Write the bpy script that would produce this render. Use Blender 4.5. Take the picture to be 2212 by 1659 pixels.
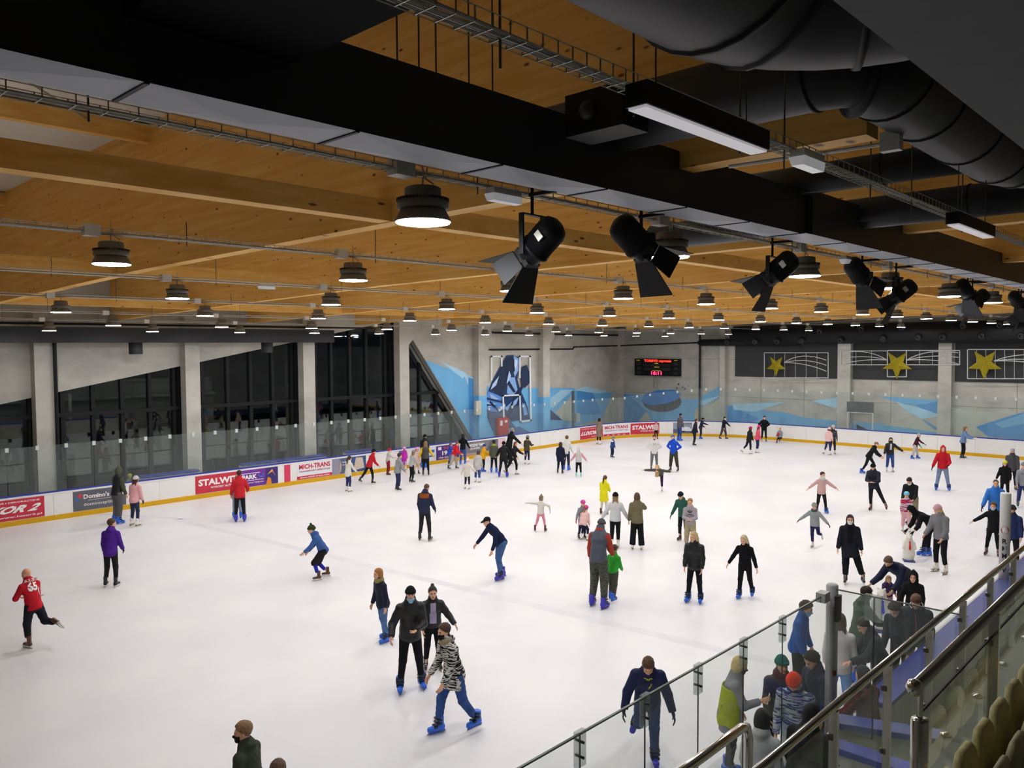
import bpy, math, random
import numpy as np
from mathutils import Matrix, Vector
from mathutils.bvhtree import BVHTree
random.seed(7)
for _o in list(bpy.data.objects): bpy.data.objects.remove(_o)
SC = bpy.context.scene
COL = SC.collection
PI = math.pi
# ------------------------------------------------------------------ camera
# world: X runs along the rink, Y across it, Z up; ice surface at z = 0, eye at (0, 0, 6.2)
FPX, PITCH, ROLL, YAW, EYE = 1725.695, math.radians(2.712), math.radians(-0.331), math.radians(43.447), 6.2
_fw = np.array([math.cos(YAW)*math.cos(PITCH), math.sin(YAW)*math.cos(PITCH), -math.sin(PITCH)])
_r = np.array([math.sin(YAW), -math.cos(YAW), 0.0]); _u = np.cross(_r, _fw)
CR = _r*math.cos(ROLL)+_u*math.sin(ROLL); CU = -_r*math.sin(ROLL)+_u*math.cos(ROLL)
EYEP = np.array([0, 0, EYE])
cam_d = bpy.data.cameras.new('camera'); cam = bpy.data.objects.new('camera', cam_d); COL.objects.link(cam)
cam_d.sensor_fit = 'HORIZONTAL'; cam_d.sensor_width = 36.0; cam_d.lens = FPX/2212*36
cam_d.clip_start = 0.05; cam_d.clip_end = 400
_m = Matrix.Identity(4)
for _i in range(3):
    _m[_i][0] = CR[_i]; _m[_i][1] = CU[_i]; _m[_i][2] = -_fw[_i]; _m[_i][3] = EYEP[_i]
cam.matrix_world = _m
SC.camera = cam
# ------------------------------------------------------------------ world, exposure
W = bpy.data.worlds.new('night'); SC.world = W; W.use_nodes = True
W.node_tree.nodes['Background'].inputs[0].default_value = (0.004, 0.005, 0.008, 1)
W.node_tree.nodes['Background'].inputs[1].default_value = 1.0
LAMP_POWER = 165.0
SC.view_settings.view_transform = 'Standard'
SC.view_settings.look = 'None'
SC.view_settings.gamma = 1.0
SC.view_settings.use_curve_mapping = False
SC.view_settings.exposure = 0.0
try:
    SC.cycles.max_bounces = 8; SC.cycles.diffuse_bounces = 4; SC.cycles.glossy_bounces = 3
    SC.cycles.transmission_bounces = 6; SC.cycles.transparent_max_bounces = 24
    SC.cycles.sample_clamp_indirect = 4.0; SC.cycles.use_light_tree = True
    SC.cycles.caustics_reflective = False; SC.cycles.caustics_refractive = False
    SC.cycles.use_denoising = True
except Exception:
    pass
# ------------------------------------------------------------------ measuring helpers
def proj(P):
    P = np.asarray(P, float)-EYEP
    d = P@_fw
    return np.stack([1106+FPX*(P@CR)/d, 829.5-FPX*(P@CU)/d], -1)
def ray(a, b): return _fw+CR*((a-1106)/FPX)-CU*((b-829.5)/FPX)
def hit(a, b, ax, val):
    d = ray(a, b); t = (val-EYEP[ax])/d[ax]
    return EYEP+t*d
# ------------------------------------------------------------------ object helpers
MATS = {}
def nd(nt, t, **k):
    n = nt.nodes.new(t)
    for a, b in k.items(): setattr(n, a, b)
    return n
def srgb(h):
    if isinstance(h, str):
        h = h.lstrip('#'); h = ''.join(x*2 for x in h) if len(h) == 3 else h; c = [int(h[i:i+2], 16)/255 for i in (0, 2, 4)]
    else: c = [x/255 for x in h]
    return tuple(x/12.92 if x <= .04045 else ((x+.055)/1.055)**2.4 for x in c)
def mat(name, col, rough=.6, metal=0.0, var=0.0, vscale=8.0, bump=0.0, bscale=60.0, spec=.3, emit=0.0, stretch=None, col2=None, detail=4.0):
    """procedural principled material: noise driven colour variation and fine bump"""
    if name in MATS: return MATS[name]
    m = bpy.data.materials.new(name); m.use_nodes = True; MATS[name] = m
    nt = m.node_tree; b = nt.nodes['Principled BSDF']
    c = srgb(col)
    b.inputs['Base Color'].default_value = (*c, 1); b.inputs['Roughness'].default_value = rough
    b.inputs['Metallic'].default_value = metal
    b.inputs['Specular IOR Level'].default_value = spec
    if emit:
        b.inputs['Emission Color'].default_value = (*c, 1); b.inputs['Emission Strength'].default_value = emit
    if var or bump or col2:
        tc = nd(nt, 'ShaderNodeTexCoord'); mp = nd(nt, 'ShaderNodeMapping')
        if stretch: mp.inputs['Scale'].default_value = stretch
        nt.links.new(tc.outputs['Object'], mp.inputs[0])
    if var or col2:
        n = nd(nt, 'ShaderNodeTexNoise'); n.inputs['Scale'].default_value = vscale; n.inputs['Detail'].default_value = detail
        nt.links.new(mp.outputs[0], n.inputs[0])
        r = nd(nt, 'ShaderNodeValToRGB')
        r.color_ramp.elements[0].position = .3; r.color_ramp.elements[1].position = .7
        if col2:
            c2 = srgb(col2); r.color_ramp.elements[0].color = (*c2, 1); r.color_ramp.elements[1].color = (*c, 1)
        else:
            r.color_ramp.elements[0].color = (*[x*(1-var) for x in c], 1); r.color_ramp.elements[1].color = (*[min(1, x*(1+var)) for x in c], 1)
        nt.links.new(n.outputs[0], r.inputs[0]); nt.links.new(r.outputs[0], b.inputs['Base Color'])
    if bump:
        n2 = nd(nt, 'ShaderNodeTexNoise'); n2.inputs['Scale'].default_value = bscale; n2.inputs['Detail'].default_value = 3
        nt.links.new(mp.outputs[0], n2.inputs[0])
        bp = nd(nt, 'ShaderNodeBump'); bp.inputs['Strength'].default_value = bump; bp.inputs['Distance'].default_value = .02
        nt.links.new(n2.outputs[0], bp.inputs['Height']); nt.links.new(bp.outputs[0], b.inputs['Normal'])
    return m
def glass(name, tint=(.9, .95, .93), refl=1.0, haze=0.0, rough=.02):
    if name in MATS: return MATS[name]
    m = bpy.data.materials.new(name); m.use_nodes = True; MATS[name] = m
    nt = m.node_tree; nt.nodes.clear()
    out = nd(nt, 'ShaderNodeOutputMaterial'); tr = nd(nt, 'ShaderNodeBsdfTransparent'); tr.inputs[0].default_value = (*tint, 1)
    gl = nd(nt, 'ShaderNodeBsdfGlossy'); gl.inputs['Roughness'].default_value = rough; gl.inputs[0].default_value = (.9, .95, .93, 1)
    fr = nd(nt, 'ShaderNodeFresnel'); fr.inputs[0].default_value = 1.5
    mu = nd(nt, 'ShaderNodeMath', operation='MULTIPLY'); mu.inputs[1].default_value = refl
    ge = nd(nt, 'ShaderNodeNewGeometry'); iv = nd(nt, 'ShaderNodeMath', operation='SUBTRACT'); iv.inputs[0].default_value = refl
    nt.links.new(ge.outputs['Backfacing'], iv.inputs[1]); iv.use_clamp = False
    fx = nd(nt, 'ShaderNodeMath', operation='MAXIMUM'); fx.inputs[1].default_value = 0.0; nt.links.new(iv.outputs[0], fx.inputs[0])
    nt.links.new(fr.outputs[0], mu.inputs[0]); nt.links.new(fx.outputs[0], mu.inputs[1])
    mx = nd(nt, 'ShaderNodeMixShader'); nt.links.new(mu.outputs[0], mx.inputs[0]); nt.links.new(tr.outputs[0], mx.inputs[1]); nt.links.new(gl.outputs[0], mx.inputs[2])
    last = mx
    if haze:
        df = nd(nt, 'ShaderNodeBsdfDiffuse'); df.inputs[0].default_value = (.55, .62, .6, 1)
        m2 = nd(nt, 'ShaderNodeMixShader'); m2.inputs[0].default_value = haze
        nt.links.new(mx.outputs[0], m2.inputs[1]); nt.links.new(df.outputs[0], m2.inputs[2]); last = m2
    nt.links.new(last.outputs[0], out.inputs[0])
    return m
def mesh_np(name, V, F, mats, smooth=False, fmat=None):
    """F: list of index arrays (n,k)"""
    me = bpy.data.meshes.new(name)
    V = np.asarray(V, np.float32)
    F = [np.asarray(f, np.int32) for f in (F if isinstance(F, list) else [F]) if len(f)]
    loops = np.concatenate([f.ravel() for f in F]) if F else np.zeros(0, np.int32)
    tot = np.concatenate([np.full(len(f), f.shape[1], np.int32) for f in F]) if F else np.zeros(0, np.int32)
    st = np.concatenate([[0], np.cumsum(tot)[:-1]]).astype(np.int32) if len(tot) else tot
    me.vertices.add(len(V)); me.vertices.foreach_set('co', V.ravel())
    me.loops.add(len(loops)); me.loops.foreach_set('vertex_index', loops)
    me.polygons.add(len(tot)); me.polygons.foreach_set('loop_start', st); me.polygons.foreach_set('loop_total', tot)
    if fmat is not None: me.polygons.foreach_set('material_index', np.asarray(fmat, np.int32))
    if smooth: me.polygons.foreach_set('use_smooth', np.ones(len(tot), bool))
    for m in (mats if isinstance(mats, (list, tuple)) else [mats]): me.materials.append(m)
    me.update(calc_edges=True)
    return me
class MB:
    """collects boxes, bars, tubes, lathes and prisms into ONE mesh"""
    def __init__(s): s.v = []; s.f = []; s.m = []; s.cm = 0
    def add(s, V, F):
        o = len(s.v); s.v += [tuple(map(float, p)) for p in V]; s.f += [tuple(i+o for i in f) for f in F]; s.m += [s.cm]*len(F); return s
    def box(s, a, b):
        x0, y0, z0 = a; x1, y1, z1 = b
        return s.add([(x0, y0, z0), (x1, y0, z0), (x1, y1, z0), (x0, y1, z0), (x0, y0, z1), (x1, y0, z1), (x1, y1, z1), (x0, y1, z1)],
                     [(0, 3, 2, 1), (4, 5, 6, 7), (0, 1, 5, 4), (1, 2, 6, 5), (2, 3, 7, 6), (3, 0, 4, 7)])
    def bar(s, p, q, w, h, up=(0, 0, 1)):
        p, q = Vector(p), Vector(q); d = (q-p).normalized(); up = Vector(up)
        if abs(d.dot(up)) > .98: up = Vector((1, 0, 0))
        r = d.cross(up).normalized()*w/2; t = r.cross(d).normalized()*h/2
        V = [e+x*r+y*t for e in (p, q) for x, y in ((-1, -1), (1, -1), (1, 1), (-1, 1))]
        return s.add(V, [(0, 1, 2, 3), (7, 6, 5, 4), (0, 4, 5, 1), (1, 5, 6, 2), (2, 6, 7, 3), (3, 7, 4, 0)])
    def tube(s, pts, r, n=8, cap=True):
        pts = [Vector(p) for p in pts]; rs = r if isinstance(r, (list, tuple)) else [r]*len(pts)
        V = []; F = []; ref = None
        for i, p in enumerate(pts):
            d = (pts[min(i+1, len(pts)-1)]-pts[max(i-1, 0)]).normalized()
            if ref is None: ref = Vector((0, 0, 1)) if abs(d.z) < .9 else Vector((1, 0, 0))
            a = d.cross(ref).normalized(); b = a.cross(d).normalized(); ref = b
            V += [p+(a*math.cos(2*PI*k/n)+b*math.sin(2*PI*k/n))*rs[i] for k in range(n)]
        for i in range(len(pts)-1):
            F += [(i*n+k, i*n+(k+1) % n, (i+1)*n+(k+1) % n, (i+1)*n+k) for k in range(n)]
        if cap: F += [tuple(range(n))[::-1], tuple((len(pts)-1)*n+k for k in range(n))]
        return s.add(V, F)
    def lathe(s, prof, n=16, c=(0, 0, 0)):
        V = []; F = []
        for (r, z) in prof: V += [(c[0]+r*math.cos(2*PI*k/n), c[1]+r*math.sin(2*PI*k/n), c[2]+z) for k in range(n)]
        for i in range(len(prof)-1): F += [(i*n+k, i*n+(k+1) % n, (i+1)*n+(k+1) % n, (i+1)*n+k) for k in range(n)]
        F += [tuple(range(n))[::-1], tuple((len(prof)-1)*n+k for k in range(n))]
        return s.add(V, F)
    def prism(s, poly, nrm):
        """extrude a 3D polygon along nrm"""
        n = len(poly); P = [Vector(p) for p in poly]; N = Vector(nrm)
        return s.add(P+[p+N for p in P], [tuple(range(n))[::-1], tuple(range(n, 2*n))]+[(i, (i+1) % n, n+(i+1) % n, n+i) for i in range(n)])
    def build(s, name, mats, parent=None, smooth=False, link=True):
        me = bpy.data.meshes.new(name); me.from_pydata(s.v, [], s.f)
        for m in (mats if isinstance(mats, (list, tuple)) else [mats]): me.materials.append(m)
        if any(s.m): me.polygons.foreach_set('material_index', s.m)
        if smooth: me.polygons.foreach_set('use_smooth', [True]*len(s.f))
        me.update()
        return obj(name, me, parent) if link else me
def obj(name, me, parent=None, loc=None):
    o = bpy.data.objects.new(name, me); COL.objects.link(o)
    if parent is not None: o.parent = parent
    if loc is not None: o.location = loc
    return o
def tag(o, label=None, cat=None, group=None, kind=None):
    if label: o['label'] = label
    if cat: o['category'] = cat
    if group: o['group'] = group
    if kind: o['kind'] = kind
    return o
def thing(name, label, cat, loc=(0, 0, 0), group=None, rz=0.0):
    o = bpy.data.objects.new(name, None); COL.objects.link(o); o.location = loc; o.rotation_euler = (0, 0, rz)
    o.empty_display_size = .2
    return tag(o, label, cat, group)
def struct(name, mb, m, label=None, parent=None, smooth=False):
    o = mb.build(name, m, parent, smooth); 
    if parent is None: tag(o, label, kind='structure')
    return o
def copy_tree(o, parent=None):
    c = o.copy(); COL.objects.link(c); c.parent = parent
    for ch in list(o.children): copy_tree(ch, c)
    return c
_TC = {}
def text_pts(body, bold=0.0):
    """flat lettering as (verts 2D normalised to height 1, faces)"""
    if (body, bold) in _TC: return _TC[(body, bold)]
    cu = bpy.data.curves.new('lettering', 'FONT'); cu.body = body; cu.size = 1.0; cu.resolution_u = 2; cu.offset = bold
    o = bpy.data.objects.new('lettering', cu); COL.objects.link(o)
    dg = bpy.context.evaluated_depsgraph_get(); e = o.evaluated_get(dg); me = e.to_mesh()
    V = np.array([v.co[:2] for v in me.vertices]) if len(me.vertices) else np.zeros((0, 2)); F = [tuple(p.vertices) for p in me.polygons]
    e.to_mesh_clear(); bpy.data.objects.remove(o); bpy.data.curves.remove(cu)
    if len(V): V = (V-V.min(0)); V = V/np.array([V[:, 0].max(), V[:, 1].max()])
    _TC[(body, bold)] = (V, F); return V, F
def lettering(name, body, fmap, x0, x1, y0, y1, m, parent, bold=.02, shear=0.0):
    V, F = text_pts(body, bold)
    P = [fmap(x0+(x1-x0)*(v[0]+shear*(v[1]-.5)), y0+(y1-y0)*v[1]) for v in V]
    mb = MB(); mb.add(P, F); return mb.build(name, m, parent)
# ------------------------------------------------------------------ materials of the place
def wood_mat():
    m = bpy.data.materials.new('spruce glulam'); m.use_nodes = True; nt = m.node_tree; b = nt.nodes['Principled BSDF']
    g = nd(nt, 'ShaderNodeNewGeometry'); mp = nd(nt, 'ShaderNodeMapping'); mp.inputs['Scale'].default_value = (1.3, .35, 7.0)
    nt.links.new(g.outputs['Position'], mp.inputs[0])
    n = nd(nt, 'ShaderNodeTexNoise'); n.inputs['Scale'].default_value = 1.6; n.inputs['Detail'].default_value = 6; nt.links.new(mp.outputs[0], n.inputs[0])
    r = nd(nt, 'ShaderNodeValToRGB'); e = r.color_ramp.elements
    e[0].position = .3; e[0].color = (*srgb('#e2a84f'), 1); e[1].position = .72; e[1].color = (*srgb('#f6c976'), 1)
    nt.links.new(n.outputs[0], r.inputs[0])
    mp2 = nd(nt, 'ShaderNodeMapping'); mp2.inputs['Scale'].default_value = (1, 1.5, 3.4); nt.links.new(g.outputs['Position'], mp2.inputs[0])
    v = nd(nt, 'ShaderNodeTexVoronoi'); v.inputs['Scale'].default_value = 1.7; nt.links.new(mp2.outputs[0], v.inputs[0])
    k = nd(nt, 'ShaderNodeValToRGB'); k.color_ramp.elements[0].position = .06; k.color_ramp.elements[0].color = (.22, .1, .035, 1)
    k.color_ramp.elements[1].position = .13; k.color_ramp.elements[1].color = (1, 1, 1, 1)
    nt.links.new(v.outputs['Distance'], k.inputs[0])
    x = nd(nt, 'ShaderNodeMix', data_type='RGBA', blend_type='MULTIPLY'); x.inputs[0].default_value = 1
    nt.links.new(r.outputs[0], x.inputs[6]); nt.links.new(k.outputs[0], x.inputs[7]); nt.links.new(x.outputs[2], b.inputs['Base Color'])
    b.inputs['Roughness'].default_value = .55; b.inputs['Specular IOR Level'].default_value = .25
    return m
def concrete_mat(name, c0, c1, c2):
    m = bpy.data.materials.new(name); m.use_nodes = True; nt = m.node_tree; b = nt.nodes['Principled BSDF']
    g = nd(nt, 'ShaderNodeNewGeometry'); mp = nd(nt, 'ShaderNodeMapping'); mp.inputs['Scale'].default_value = (.5, .5, .9); nt.links.new(g.outputs['Position'], mp.inputs[0])
    n = nd(nt, 'ShaderNodeTexNoise'); n.inputs['Scale'].default_value = 1.1; n.inputs['Detail'].default_value = 8; n.inputs['Roughness'].default_value = .62; nt.links.new(mp.outputs[0], n.inputs[0])
    r = nd(nt, 'ShaderNodeValToRGB'); e = r.color_ramp.elements; e[0].position = .3; e[0].color = (*srgb(c0), 1); e[1].position = .7; e[1].color = (*srgb(c2), 1)
    q = r.color_ramp.elements.new(.5); q.color = (*srgb(c1), 1)
    nt.links.new(n.outputs[0], r.inputs[0]); nt.links.new(r.outputs[0], b.inputs['Base Color']); b.inputs['Roughness'].default_value = .8; b.inputs['Specular IOR Level'].default_value = .2
    n2 = nd(nt, 'ShaderNodeTexNoise'); n2.inputs['Scale'].default_value = 14; nt.links.new(g.outputs['Position'], n2.inputs[0])
    bp = nd(nt, 'ShaderNodeBump'); bp.inputs['Strength'].default_value = .12; nt.links.new(n2.outputs[0], bp.inputs['Height']); nt.links.new(bp.outputs[0], b.inputs['Normal'])
    return m
def ice_mat():
    m = bpy.data.materials.new('skated ice'); m.use_nodes = True; nt = m.node_tree; b = nt.nodes['Principled BSDF']
    g = nd(nt, 'ShaderNodeNewGeometry')
    n = nd(nt, 'ShaderNodeTexNoise'); n.inputs['Scale'].default_value = .35; n.inputs['Detail'].default_value = 7; nt.links.new(g.outputs['Position'], n.inputs[0])
    r = nd(nt, 'ShaderNodeValToRGB'); e = r.color_ramp.elements; e[0].position = .35; e[0].color = (*srgb('#e2e1e2'), 1); e[1].position = .65; e[1].color = (*srgb('#edebea'), 1)
    nt.links.new(n.outputs[0], r.inputs[0]); nt.links.new(r.outputs[0], b.inputs['Base Color'])
    b.inputs['Roughness'].default_value = .38; b.inputs['Specular IOR Level'].default_value = .22
    n2 = nd(nt, 'ShaderNodeTexNoise'); n2.inputs['Scale'].default_value = 26; n2.inputs['Detail'].default_value = 5; nt.links.new(g.outputs['Position'], n2.inputs[0])
    bp = nd(nt, 'ShaderNodeBump'); bp.inputs['Strength'].default_value = .1; bp.inputs['Distance'].default_value = .01; nt.links.new(n2.outputs[0], bp.inputs['Height']); nt.links.new(bp.outputs[0], b.inputs['Normal'])
    return m
WOOD = wood_mat(); CONC = concrete_mat('raw concrete', '#a19f97', '#b7b4aa', '#c6c3b8'); FLOORC = concrete_mat('stand concrete', '#8b8d80', '#97998b', '#a1a294')
ICE = ice_mat()
BLACK = mat('black painted metal', '#131416', .55, spec=.25, var=.1); DUCTB = mat('black duct sheet', '#2a2c30', .5, spec=.35, var=.08, vscale=3)
DARKP = mat('charcoal acoustic panel', '#3c3d3d', .85, var=.08); DUCTG = mat('grey duct sheet', '#b4b8c1', .5, spec=.3, var=.04, vscale=2)
STEEL = mat('polished stainless steel', '#c9c6bd', .16, metal=1.0, var=.03); GALV = mat('galvanised wire', '#a7a79f', .4, metal=.7, var=.05)
WHITEP = mat('white board plastic', '#e9e7e3', .35, var=.025, vscale=2.0, spec=.35); YELK = mat('yellow kick strip', '#d3a312', .4, var=.05); BLUEC = mat('blue board cap', '#2c3a9c', .35, var=.06, spec=.4)
WHT = mat('white plastic', '#e4e2dc', .45, var=.02); CABLE = mat('pale cable', '#bdbab2', .6, var=.05); LAMPG = mat('lamp grey', '#7b766c', .6, var=.08, bump=.1)
RGLASS = glass('rink shield glass', (.955, .98, .972), 1.0, haze=.05); WGLASS = glass('window glass', (.72, .76, .76), 2.0); RAILG = glass('railing glass', (.95, .96, .95), 1.0, haze=.008)
NIGHT = mat('asphalt at night', '#2a2b2c', .9, var=.2)
def emis(name, col, s):
    m = bpy.data.materials.new(name); m.use_nodes = True; b = m.node_tree.nodes['Principled BSDF']; c = srgb(col)
    b.inputs['Base Color'].default_value = (*c, 1); b.inputs['Emission Color'].default_value = (*c, 1); b.inputs['Emission Strength'].default_value = s; return m
LED = emis('led disc', '#f7f8fd', LAMP_POWER)
# ------------------------------------------------------------------ floor and ice
YL, XF, YN = 31.8, 49.3, 4.12
struct('floor', MB().box((-12, 4.0, -.2), (51, 33.2, 0)), ICE, 'smooth white ice of the rink')
struct('floor_outside', MB().box((-40, 33.5, -.3), (60, 70, -.1)), NIGHT, 'dark ground outside the windows')
def gstrip(name, p, q, w, col, label):
    a = hit(*p, 2, 0)[:2]; b = hit(*q, 2, 0)[:2]; d = (b-a)/np.linalg.norm(b-a); n = np.array([-d[1], d[0]])*w/2
    P = [(*(a-n), .001), (*(b-n), .001), (*(b+n), .001), (*(a+n), .001)]
    return tag(MB().add(P, [(0, 1, 2, 3)]).build(name, mat('line paint '+col, col, .4, var=.05, vscale=1.5)), label, kind='structure')
gstrip('trim_1', (380, 1122), (1900, 1487), .32, '#dfdee0', 'faint grey marking line under the ice across the rink')
gstrip('trim_2', (20, 1100), (420, 1122), .2, '#dddcdd', 'faint grey marking line by the left boards')
# ------------------------------------------------------------------ walls
WY = 33.2
conc = MB(); conc.prism([(-12, WY, .43), (26.5, WY, 7.63), (26.5, WY, 10.4), (-12, WY, 10.4)], (0, .3, 0)); conc.prism([(26.5, WY, 7.3), (32.05, WY, 0), (38, WY, 0), (38, WY, 10.4), (26.5, WY, 10.4)], (0, .3, 0))
wall_left = struct('wall_left', conc, CONC, 'raw concrete side wall with slanting window edge')
wc = MB(); wc.prism([(38, WY, 0), (51, 36.9, 0), (51, 36.9, 10.4), (38, WY, 10.4)], (0, .3, 0)); struct('wall_corner', wc, CONC, 'raw concrete corner wall with blue mural')
wall_far = struct('wall_far', MB().box((51, -8, 0), (51.3, 37.2, 10.4)), CONC, 'raw concrete end wall behind the far boards')
for i, z in enumerate((2.6, 5.2)):
    MB().box((50.985, -8, z-.008), (51, 36.9, z+.008)).build('formwork_joint', mat('joint shade', '#77756f', .9, var=.05), wall_far)
for y in (25, 22, 16.6, 10): MB().box((50.985, y-.008, 0), (51, y+.008, 4)).build('formwork_joint', MATS['joint shade'], wall_far)
struct('wall_right', MB().box((-12, -8.3, 0), (51, -8, 10.4)), CONC, 'concrete wall behind the stands')
struct('wall_back', MB().box((-12.3, -8, 0), (-12, 33.5, 10.4)), CONC, 'concrete end wall behind the camera')
for n, X in enumerate((3.9, 9.5, 15.1, 20.7, 26.4, 32.1, 37.7)):
    mb = MB(); mb.box((X-.31, 32.72, 0), (X+.31, WY, 6.3 if X > 25 else 7.5))
    if X > 25: mb.prism([(X-.31, 32.72, 6.3), (X+.31, 32.72, 6.3), (X+.75, 32.72, 6.75), (X+.75, 32.72, 7.6), (X-.31, 32.72, 7.6)], (0, .48, 0))
    struct('column_%d' % (n+1), mb, CONC, 'concrete column of the side wall, number %d along it' % (n+1))
for n, (y0, y1) in enumerate(((27.9, 27.5), (19.7, 18.9), (13.9, 13.2))):
    struct('column_%d' % (n+8), MB().box((50.6, y1, 0), (51, y0, 7.5)), CONC, 'concrete pilaster on the end wall')
struct('column_11', MB().box((50.3, 36.3, 0), (51, 37.0, 7.5)), CONC, 'concrete pier in the far corner')
# glazing
mulls = [4.5, 5.6, 6.8, 8.0, 10.3, 11.4, 12.5, 13.6, 14.6, 15.85, 17.0, 18.1, 19.2, 20.2, 21.5, 22.4, 23.5, 24.5, 25.7, 27.0, 28.05, 29.2, 30.4, 31.6]
for k in range(6):
    cols_ = [4.2, 9.5, 15.1, 20.7, 26.4, 31.9]; a, b = (cols_[k-1] if k else -2, cols_[k])
    win = tag(MB().box((a, 33.5, -.02), (b, 33.62, .12)).build('window_%d' % (k+1), BLACK), 'tall dark window bay behind the left boards, bay %d' % (k+1), kind='structure')
    ms = [a+.3]+[m for m in mulls if a+.35 < m < b-.35]+[b-.3]
    for m in ms: MB().box((m-.07, 33.42, .1), (m+.07, 33.62, 8)).build('mullion', BLACK, win)
    MB().box((a+.25, 33.3, 3.6), (b-.25, 33.5, 3.75)).build('transom', BLACK, win)
    MB().box((a, 33.5, 1.9), (b, 33.58, 1.95)).build('transom', BLACK, win)
    for x0, x1 in zip(ms[:-1], ms[1:]):
        for z0, z1 in ((.12, 3.62), (3.72, 8)): MB().box((x0+.06, 33.53, z0), (x1-.06, 33.55, z1)).build('pane', WGLASS, win)
mb = MB(); mb.bar((26.45, 33.12, 7.45), (32.15, 33.12, -.02), .1, .22); tag(mb.build('trim_3', mat('dark edge steel', '#4a4945', .6, var=.1)), 'steel edge of the slanted window', kind='structure')
tag(MB().tube([(9.85, 32.62, 0), (9.85, 32.62, 6.45), (9.95, 32.5, 6.6)], .07).build('downpipe', BLACK), 'black downpipe on the first concrete column at left', 'pipe')
bt = thing('black_service_duct', 'long black box duct along the top of the left wall', 'duct')
MB().box((-8, 31.95, 6.42), (21.6, 32.5, 7.0)).build('casing', mat('black duct casing', '#1c1d20', .5, var=.1, spec=.4), bt); MB().tube([(-8, 32.2, 7.12), (24, 32.2, 7.12)], .04).build('pipe', BLACK, bt)
for px, nm in ((293, 'left'), (577, 'right')):
    p = hit(px, 752, 1, 32.2); c = thing('duct_outlet', 'black cylindrical outlet under the wall duct, %s one of two' % nm, 'air outlet', (p[0], 32.2, 6.42))
    MB().lathe([(.24, -.45), (.25, -.44), (.25, 0), (.2, 0)], 16).build('drum', DUCTB, c, True)
for i, (q, z) in enumerate((((38, 33.0), 6.55), ((44, 35.0), 6.6))): pass
pp = MB(); pp.tube([(33, 33.05, 6.0), (38, 33.05, 6.0), (42, 34.1, 5.98), (42.1, 34.1, 6.12), (50.5, 36.5, 6.2), (50.7, 28.5, 6.4)], .05); pp.tube([(50.75, 29.55, 0), (50.75, 29.55, 7.2)], .07)
tag(pp.build('sprinkler_pipe', BLACK), 'thin black pipe run along the mural wall and end wall', 'pipe')
tag(MB().tube([(32.5, 33.0, 7.35), (33.2, 33.0, 7.0), (38, 33.0, 6.95), (50.3, 36.4, 6.98)], .06).build('sprinkler_pipe', BLACK), 'black pipe under the ceiling above the hockey mural', 'pipe')
tag(MB().tube([(41.2, 33.45, 0), (41.2, 33.45, 3.2)], .09).build('downpipe', mat('dark grey pipe', '#55565a', .5, var=.1)), 'grey vertical pipe on the blue mural wall', 'pipe')
MBc = MB().box((41.35, 33.3, 1.1), (41.75, 33.45, 1.7)).build('wall_cabinet', mat('grey cabinet', '#a5a7a4', .5, var=.05)); tag(MBc, 'small grey cabinet beside the pipe on the mural wall', 'cabinet')
cb = hit(1033, 880, 1, 32.6); tag(MB().box((cb[0]-.2, 32.55, 2.3), (cb[0]+.2, 32.72, 3.1)).build('wall_cabinet', mat('beige cabinet', '#c3beaf', .5, var=.05)), 'beige cabinet on the column beside the slanted window', 'cabinet')
fr = thing('fire_hydrant_cabinet', 'red fire hose cabinet below the hockey mural', 'cabinet', (34.0, 33.0, 0)); MB().box((-.45, -.1, .55), (.45, .2, 1.95)).build('box', mat('signal red', '#b3262c', .45, var=.05), fr); MB().box((-.3, -.11, 1.5), (-.1, -.1, 1.8)).build('sign', WHT, fr); MB().box((.1, -.11, 1.65), (.3, -.1, 1.8)).build('sign', WHT, fr)
# ------------------------------------------------------------------ mural paint (flat paint lying on the walls)
MURAL = {}
def wallpt(u, v, off):
    if u <= 1168: return hit(u, v, 1, WY-off)
    if u <= 1342:
        d = ray(u, v); a = np.array([38, WY, 0]); n = np.array([3.7, -13.0, 0]); n = n/np.linalg.norm(n); a = a+n*off
        t = ((a-EYEP)@n)/(d@n); return EYEP+t*d
    return hit(u, v, 0, 51-off)
def clipu(poly, lo, hi):
    for s, lim in ((1, lo), (-1, hi)):
        out = []
        for i in range(len(poly)):
            p, q = poly[i], poly[(i+1) % len(poly)]; ip, iq = s*(p[0]-lim) >= 0, s*(q[0]-lim) >= 0
            if ip: out.append(p)
            if ip != iq: t = (lim-p[0])/(q[0]-p[0]); out.append((lim, p[1]+t*(q[1]-p[1])))
        poly = out
        if not poly: return []
    return poly
mural = thing('wall_mural', 'blue geometric ice mural with a crouching hockey player painted on concrete', 'mural')
def paint(name, col, poly, lay):
    m = mat('mural '+col, col, .7, var=.06, vscale=1.2)
    mb = MB()
    for lo, hi in ((0, 1168), (1168.01, 1342), (1342.01, 2300)):
        pg = clipu(poly, lo, hi)
        if len(pg) > 2: mb.add([wallpt(u, v, .012+.004*lay) for u, v in pg], [tuple(range(len(pg)))])
    if mb.v: mb.build(name, m, mural)
B1, B2, B3, B4, NV, CRM = '#6fb0dc', '#4c93cf', '#3377ba', '#a5cfe6', '#1f3a66', '#b9bcae'
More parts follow.
